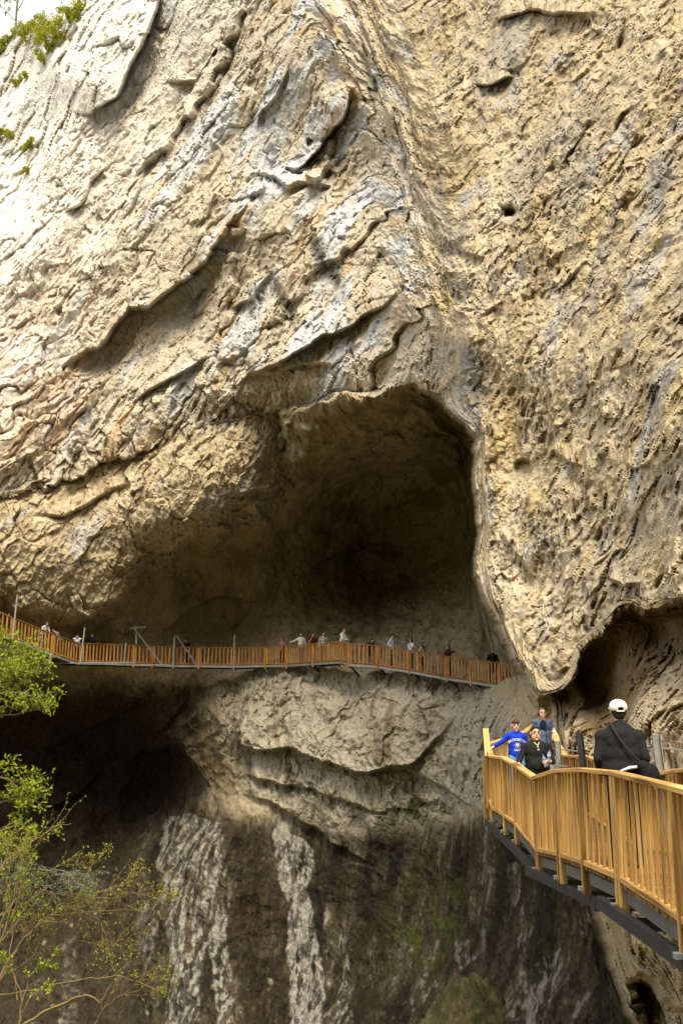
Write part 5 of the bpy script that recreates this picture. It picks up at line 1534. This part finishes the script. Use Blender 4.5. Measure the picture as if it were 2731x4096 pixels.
# fresh-leaved tree at the left edge
Y0 = 21.0
tb = pix(-330, 3300, Y0); base = Vector((tb.x - 0.4, Y0, gz(tb.x - 0.4, Y0)))
plant('leafy_tree', 'tree with bright fresh green leaves reaching in below the far walkway', 'tree', base, [base, base.lerp(tb, 0.5), tb, pix(-260, 2900, Y0), pix(-220, 2650, Y0)],
 [(PP([(-300,3150),(-170,2900),(-60,2740),(30,2690),(120,2690)], Y0, -0.2), 2.2, 0.05),
  (PP([(-260,2900),(-120,2820),(0,2775),(90,2770),(170,2800)], Y0 - 0.5, -0.15), 1.2, 0.035),
  (PP([(-260,2800),(-120,2660),(-20,2620),(50,2615),(110,2640)], Y0 + 0.3, 0.1), 2.6, 0.045),
  (PP([(-240,2700),(-140,2590),(-40,2570),(40,2600)], Y0 + 0.8, 0.1), 1.6, 0.04),
  (PP([(-300,3200),(-120,2960),(-30,2860),(60,2860),(120,2840)], Y0 - 0.2, 0.1), 0.9, 0.03),
  (PP([(-310,3300),(-150,3160),(-40,3090),(40,3120),(80,3160)], Y0 - 0.8, -0.1), 1.0, 0.03),
  (PP([(-310,3350),(-160,3280),(-40,3230),(50,3200),(100,3170)], Y0 - 1.0, -0.1), 1.0, 0.03),
  (PP([(-310,3420),(-160,3380),(-40,3330),(40,3310),(90,3300)], Y0 - 1.0, -0.1), 0.9, 0.03),
  (PP([(-310,3560),(-160,3520),(-40,3470),(30,3430),(80,3400)], Y0 - 1.4, -0.1), 0.9, 0.03),
  (PP([(-310,3700),(-160,3640),(-40,3590),(40,3560)], Y0 - 1.6, -0.1), 0.7, 0.03)],
 M_bark, M_leaf, 3, twigs=17, twig_len=(0.3, 0.95), sub=3, leaves=4, leaf_size=(0.05, 0.115), leaf_w=0.45, r_twig=0.006, spread=0.6, start=0.3, leaf_prob=0.6)

# budding tree: long bare twigs
Y1 = 18.0
tb = pix(-60, 4000, Y1); base = Vector((tb.x - 0.1, Y1, gz(tb.x - 0.1, Y1)))
plant('budding_tree', 'slender tree of bare tan twigs just coming into bud', 'tree', base, [base, base.lerp(tb, 0.6), tb, pix(0, 3925, Y1), pix(27, 3857, Y1)],
 [(PP([(27,3857),(102,3748),(156,3694),(265,3626)], Y1, 0.05), 1.2, 0.030),
  (PP([(265,3626),(339,3647),(407,3687),(434,3789)], Y1 + 0.1, -0.1), 0.7, 0.014),
  (PP([(-20,3500),(30,3440),(68,3416),(136,3362),(210,3307),(285,3294)], Y1 + 0.2, 0.1), 0.9, 0.016),
  (PP([(-40,3700),(30,3640),(102,3558),(204,3477),(292,3436)], Y1 - 0.2, 0.1), 0.9, 0.016),
  (PP([(265,3626),(380,3579),(475,3545),(560,3510)], Y1 + 0.1, -0.15), 0.8, 0.012),
  (PP([(265,3626),(407,3592),(543,3572),(640,3600),(680,3590)], Y1 + 0.2, -0.1), 0.7, 0.011),
  (PP([(300,3600),(326,3558),(360,3470),(400,3430)], Y1 + 0.3, 0.1), 0.5, 0.009),
  (PP([(200,3660),(330,3650),(470,3640),(600,3600),(650,3580)], Y1 - 0.3, 0.1), 0.6, 0.009),
  (PP([(-30,3800),(60,3700),(120,3600),(180,3560),(330,3590)], Y1 - 0.5, 0.05), 0.9, 0.014),
  (PP([(-60,4000),(150,3960),(320,3920),(468,3901),(543,3925),(611,3952),(678,3972)], Y1 - 0.6, -0.05), 0.9, 0.014),
  (PP([(102,3748),(176,3684),(251,3691),(299,3647)], Y1 - 0.1, 0), 0.3, 0.012),
  (PP([(-60,3950),(0,3750),(30,3620),(45,3450),(20,3345)], Y1 + 0.4, 0.1), 1.0, 0.02),
  (PP([(-50,3900),(40,3640),(80,3500),(100,3400)], Y1 - 0.8, 0.1), 0.9, 0.016),
  (PP([(-40,4050),(60,3880),(170,3800),(300,3760),(450,3790),(520,3760)], Y1 + 0.1, 0.1), 0.9, 0.012),
  (PP([(380,4096),(420,4030),(470,3990),(560,3960),(640,3900)], Y1 + 0.5, 0.1), 0.5, 0.009)],
 M_twig, M_bud, 8, twigs=19, twig_len=(0.3, 0.8), sub=2, leaves=3, leaf_size=(0.02, 0.05), leaf_w=0.6, r_twig=0.0042, spread=0.55, start=0.08, trunk_r=(0.09, 0.035))

# low leafy growth lower left
base = Vector((pix(60, 4300, 17.0).x, 17.0, gz(pix(60, 4300, 17).x, 17.0)))
plant('sapling', 'small sapling with tufts of lime leaves low among the bare twigs', 'sapling', base, [base, pix(70, 4150, 17), pix(90, 4010, 17)],
 [(PP([(90,4010),(120,3900),(170,3860),(220,3830)], 17, 0.05), 1.0, 0.012), (PP([(90,4010),(60,3900),(30,3860),(20,3830)], 17, 0.05), 0.9, 0.012),
  (PP([(80,4060),(140,3970),(200,3950)], 17, 0), 0.7, 0.010), (PP([(70,4000),(40,3800),(70,3600),(90,3520)], 17.2, 0.05), 0.7, 0.012)],
 M_twig, M_leaf, 21, twigs=10, twig_len=(0.1, 0.3), sub=2, leaves=3, leaf_size=(0.03, 0.07), r_twig=0.004, leaf_prob=0.7, trunk_r=(0.03, 0.016))

# bent pale dead branch at the bottom edge
base = Vector((pix(40, 4300, 15.5).x, 15.5, gz(pix(40, 4300, 15.5).x, 15.5)))
plant('dead_sapling', 'bent leafless pale stem arching over at the foot of the trees', 'sapling', base, [base, pix(60, 4180, 15.5), pix(100, 4094, 15.5)],
 [([pix(100, 4094, 15.5), pix(258, 4013, 15.5), pix(310, 3988, 15.5), pix(345, 3980, 15.5), pix(375, 3990, 15.5), pix(402, 4012, 15.5), pix(425, 3975, 15.5), pix(448, 3931, 15.5)], 0.15, 0.021)],
 M_twig, M_bud, 31, twigs=14, twig_len=(0.1, 0.3), leaves=0, r_twig=0.004, start=0.6, trunk_r=(0.04, 0.024))

# blue-green conifer bough
def conifer():
    rg = random.Random(12)
    Yc = 20.0
    tb = pix(-180, 3650, Yc); base = Vector((tb.x, Yc, gz(tb.x, Yc)))
    root = empty('conifer', base); tag(root, 'blue-green conifer with drooping feathery boughs behind the bare twigs', 'tree')
    tv, tf, bv, bf, lv, lf = [], [], [], [], [], []
    tube(tv, tf, [base, tb, pix(-190, 3300, Yc), pix(-195, 3050, Yc)], 0.16, 0.04, 8)
    boughs = [([(-180,3560),(-40,3510),(100,3480),(220,3480),(330,3500)], 1.0), ([(-180,3600),(-20,3550),(120,3520),(260,3500),(372,3488)], 1.2), ([(-180,3620),(0,3580),(150,3545),(280,3530),(395,3545)], 1.1),
              ([(-180,3540),(-40,3470),(60,3440),(130,3450)], 0.8), ([(-180,3700),(-20,3640),(120,3600),(230,3590)], 0.8), ([(-180,3430),(-60,3400),(40,3400)], 0.6)]
    for bi, (b, dn) in enumerate(boughs):
        pts = wiggle(rg, [pix(u, v, Yc - 0.75 * i + 0.2 * bi - 0.2) for i, (u, v) in enumerate(b)], 0.03)
        tube(bv, bf, pts, 0.03, 0.006, 5)
        for i in range(int(40 * dn)):
            t = rg.uniform(0.25, 1.0); j = min(int(t * (len(pts) - 1)), len(pts) - 2)
            p = pts[j].lerp(pts[j + 1], rg.random()); d0 = (pts[j + 1] - pts[j]).normalized()
            d = (d0 * 0.6 + rdir(rg) * 0.7 + Vector((0, 0, -0.28))).normalized(); ln = rg.uniform(0.12, 0.34)
            q = p + d * ln; q.z -= ln * 0.18
            tube(bv, bf, [p, q], 0.004, 0.002, 3)
            for s in range(16):
                c = p.lerp(q, rg.random()); nd = (d * 0.5 + rdir(rg)).normalized()
                leaf(lv, lf, c, nd, rdir(rg), rg.uniform(0.03, 0.06), 0.012)
    for nm, v, f, mt in (('trunk', tv, tf, M_bark), ('branches', bv, bf, M_bark), ('crown', lv, lf, M_needle)):
        obj(nm, mesh_from(nm, [Vector(x) - base for x in v], f, nm != 'crown'), root, mt)
conifer()

# shrubs and tufts rooted in the upper left rock
def rock_point(u, v):
    i = int(np.argmin(np.abs(AV - v))); j = int(np.argmin(np.abs(AU - u)))
    return Vector(PD[i, j].tolist())
def tuft(label, spots, r, n, seed, size=(0.10, 0.22), stems=0, name='ledge_shrub', cat='shrub', mat=None, hang=0.0):
    n = int(n * 2.2)
    rg = random.Random(seed)
    pts = [rock_point(u, v) for u, v in spots]
    base = pts[0]
    root = empty(name, base); tag(root, label, cat, 'plants rooted in the cliff')
    bv, bf, lv, lf = [], [], [], []
    for p in pts:
        for s in range(5):
            q = p + rdir(rg, 0.3) * r * 0.8 + Vector((0, -0.3, 0.1))
            tube(bv, bf, [p, p.lerp(q, 0.5) + Vector((0, -0.1, 0.05)), q], 0.025, 0.008, 4)
            for c in range(n // 5):
                o_ = rdir(rg) * rg.random() ** 0.5 * r * 0.55
                e = q + Vector((o_.x, o_.y * 0.5, o_.z - hang * rg.random() * r))
                sz = rg.uniform(*size)
                leaf(lv, lf, e, (rdir(rg) + Vector((0, -0.3, -0.2))).normalized(), rdir(rg, 0.6), sz, sz * 0.6)
    for s in range(stems):
        q = pts[0] + Vector((rg.uniform(-0.8, 0.9), -0.4, rg.uniform(0.5, 1.6)))
        tube(bv, bf, [pts[0], pts[0].lerp(q, 0.5) + rdir(rg) * 0.1, q], 0.012, 0.004, 4)
    obj('stems', mesh_from('stems', [Vector(x) - base for x in bv], bf, True), root, M_bark)
    obj('leaves', mesh_from('leaves', [Vector(x) - base for x in lv], lf, False), root, mat or M_ledge)
tuft('bushy yellow-green shrub spilling over the bright corner of the cliff', [(110,120),(150,110),(190,150),(160,170),(200,190),(90,130),(230,110),(130,150),(180,120)], 0.85, 300, 1)
tuft('mossy shrub hanging beside the overhanging rock block', [(300,40),(330,20),(270,70),(250,110),(220,170),(190,220),(310,60),(240,140)], 0.75, 280, 2, hang=0.4)
tuft('thin bare bush of upright stems beside the overhanging rock block', [(280,165)], 0.3, 10, 3, stems=16)
tuft('narrow tuft of green growing on a short rock ledge', [(75,330),(95,315),(60,345)], 0.32, 110, 4)
tuft('yellow tuft on the cliff at its far left ledge', [(25,550),(45,560),(10,560)], 0.35, 110, 5)
tuft('yellow tuft lower on the cliff, beside the one at the far left', [(110,590),(130,580),(95,600)], 0.33, 110, 6)
tuft('small dry tuft lowest of those on the pale cliff', [(95,680),(110,690)], 0.22, 60, 7)
tuft('row of yellow moss along the skyline edge of the cliff', [(20,200),(0,230),(40,180),(-30,250)], 0.4, 120, 8)
tuft('low green fern clump under the mossy shrub', [(180,260),(170,240)], 0.3, 70, 9, hang=0.6)

# green trees on the rim, pale in the bright light
for i, (u, v, Y, h, lab) in enumerate(((60, 150, 96, 9.0, 'pale green tree on the cliff rim above the yellow shrub'), (-90, 240, 100, 9.0, 'pale green tree on the cliff rim beyond the mossy skyline'))):
    b0 = pix(u, v, Y); t0 = b0 + Vector((0.5, 0, h))
    plant('rim_tree', lab, 'tree', b0 - Vector((0, 0, 2)), [b0 - Vector((0, 0, 2)), b0 + Vector((0, 0, 2)), t0],
      [([b0 + Vector((0, 0, 1.0 + q * 1.1)), b0 + Vector((dx * 1.3, dy, 2.0 + q * 1.2)), b0 + Vector((dx * 2.6, dy * 2, 3.0 + q * 1.2))], 1.0, 0.06) for q, (dx, dy) in enumerate(((1, 0.5), (-1, -0.5), (0.8, -0.8), (-0.7, 0.7), (0.4, 0.2)))],
      M_bark, M_leaf, 40 + i, twigs=12, twig_len=(0.6, 1.6), sub=3, leaves=5, leaf_size=(0.12, 0.24), r_twig=0.012)

# mossy boulder at the foot of the wall
def boulder():
    bm = bmesh.new(); bmesh.ops.create_icosphere(bm, subdivisions=7, radius=1.0)
    c = pix(1940, 4300, 43.0); c.z = gz(c.x, 43.0) + 0.6
    top = pix(1780, 3985, 43.0).z
    hz = top - c.z
    co = np.array([v.co[:] for v in bm.verts], np.float32)
    p = co * np.array([4.2, 3.4, hz]) 
    d = 1 + 0.22 * fbm(p / 2.2, 200, 4) + 0.06 * ridged(p / 0.7, 205, 3) + 0.03 * perlin(p / 0.2, 207)
    p = p * d[:, None]
    for v, q in zip(bm.verts, p): v.co = q.tolist()
    me = bpy.data.meshes.new('boulder'); bm.to_mesh(me); bm.free()
    me.polygons.foreach_set('use_smooth', [True] * len(me.polygons))
    m, nt, b = new_mat('mossy_stone')
    tc = N(nt, 'ShaderNodeTexCoord'); n1 = N(nt, 'ShaderNodeTexNoise', Scale=1.1, Detail=8.0, Roughness=0.65); n2 = N(nt, 'ShaderNodeTexNoise', Scale=9.0, Detail=6.0, Roughness=0.7)
    L(nt, tc.outputs['Object'], n1.inputs['Vector']); L(nt, tc.outputs['Object'], n2.inputs['Vector'])
    c1 = ramp(nt, n1.outputs[0], [(0.36, (0.03, 0.034, 0.009)), (0.46, (0.06, 0.055, 0.017)), (0.56, (0.115, 0.092, 0.038)), (0.7, (0.06, 0.046, 0.02))])
    mx = N(nt, 'ShaderNodeMixRGB', blend_type='MULTIPLY'); mx.inputs[0].default_value = 1.0
    L(nt, c1, mx.inputs[1]); L(nt, ramp(nt, n2.outputs[0], [(0.3, (0.6, 0.6, 0.55)), (0.7, (1.3, 1.3, 1.2))]), mx.inputs[2]); L(nt, mx.outputs[0], b.inputs['Base Color'])
    b.inputs['Roughness'].default_value = 0.95
    bp = N(nt, 'ShaderNodeBump', Strength=0.8, Distance=0.1); L(nt, n2.outputs[0], bp.inputs['Height']); L(nt, bp.outputs[0], b.inputs['Normal'])
    o = obj('boulder', me, None, m); o.location = c
    tag(o, 'large rounded mossy boulder at the foot of the streaked wall', 'boulder')
boulder()
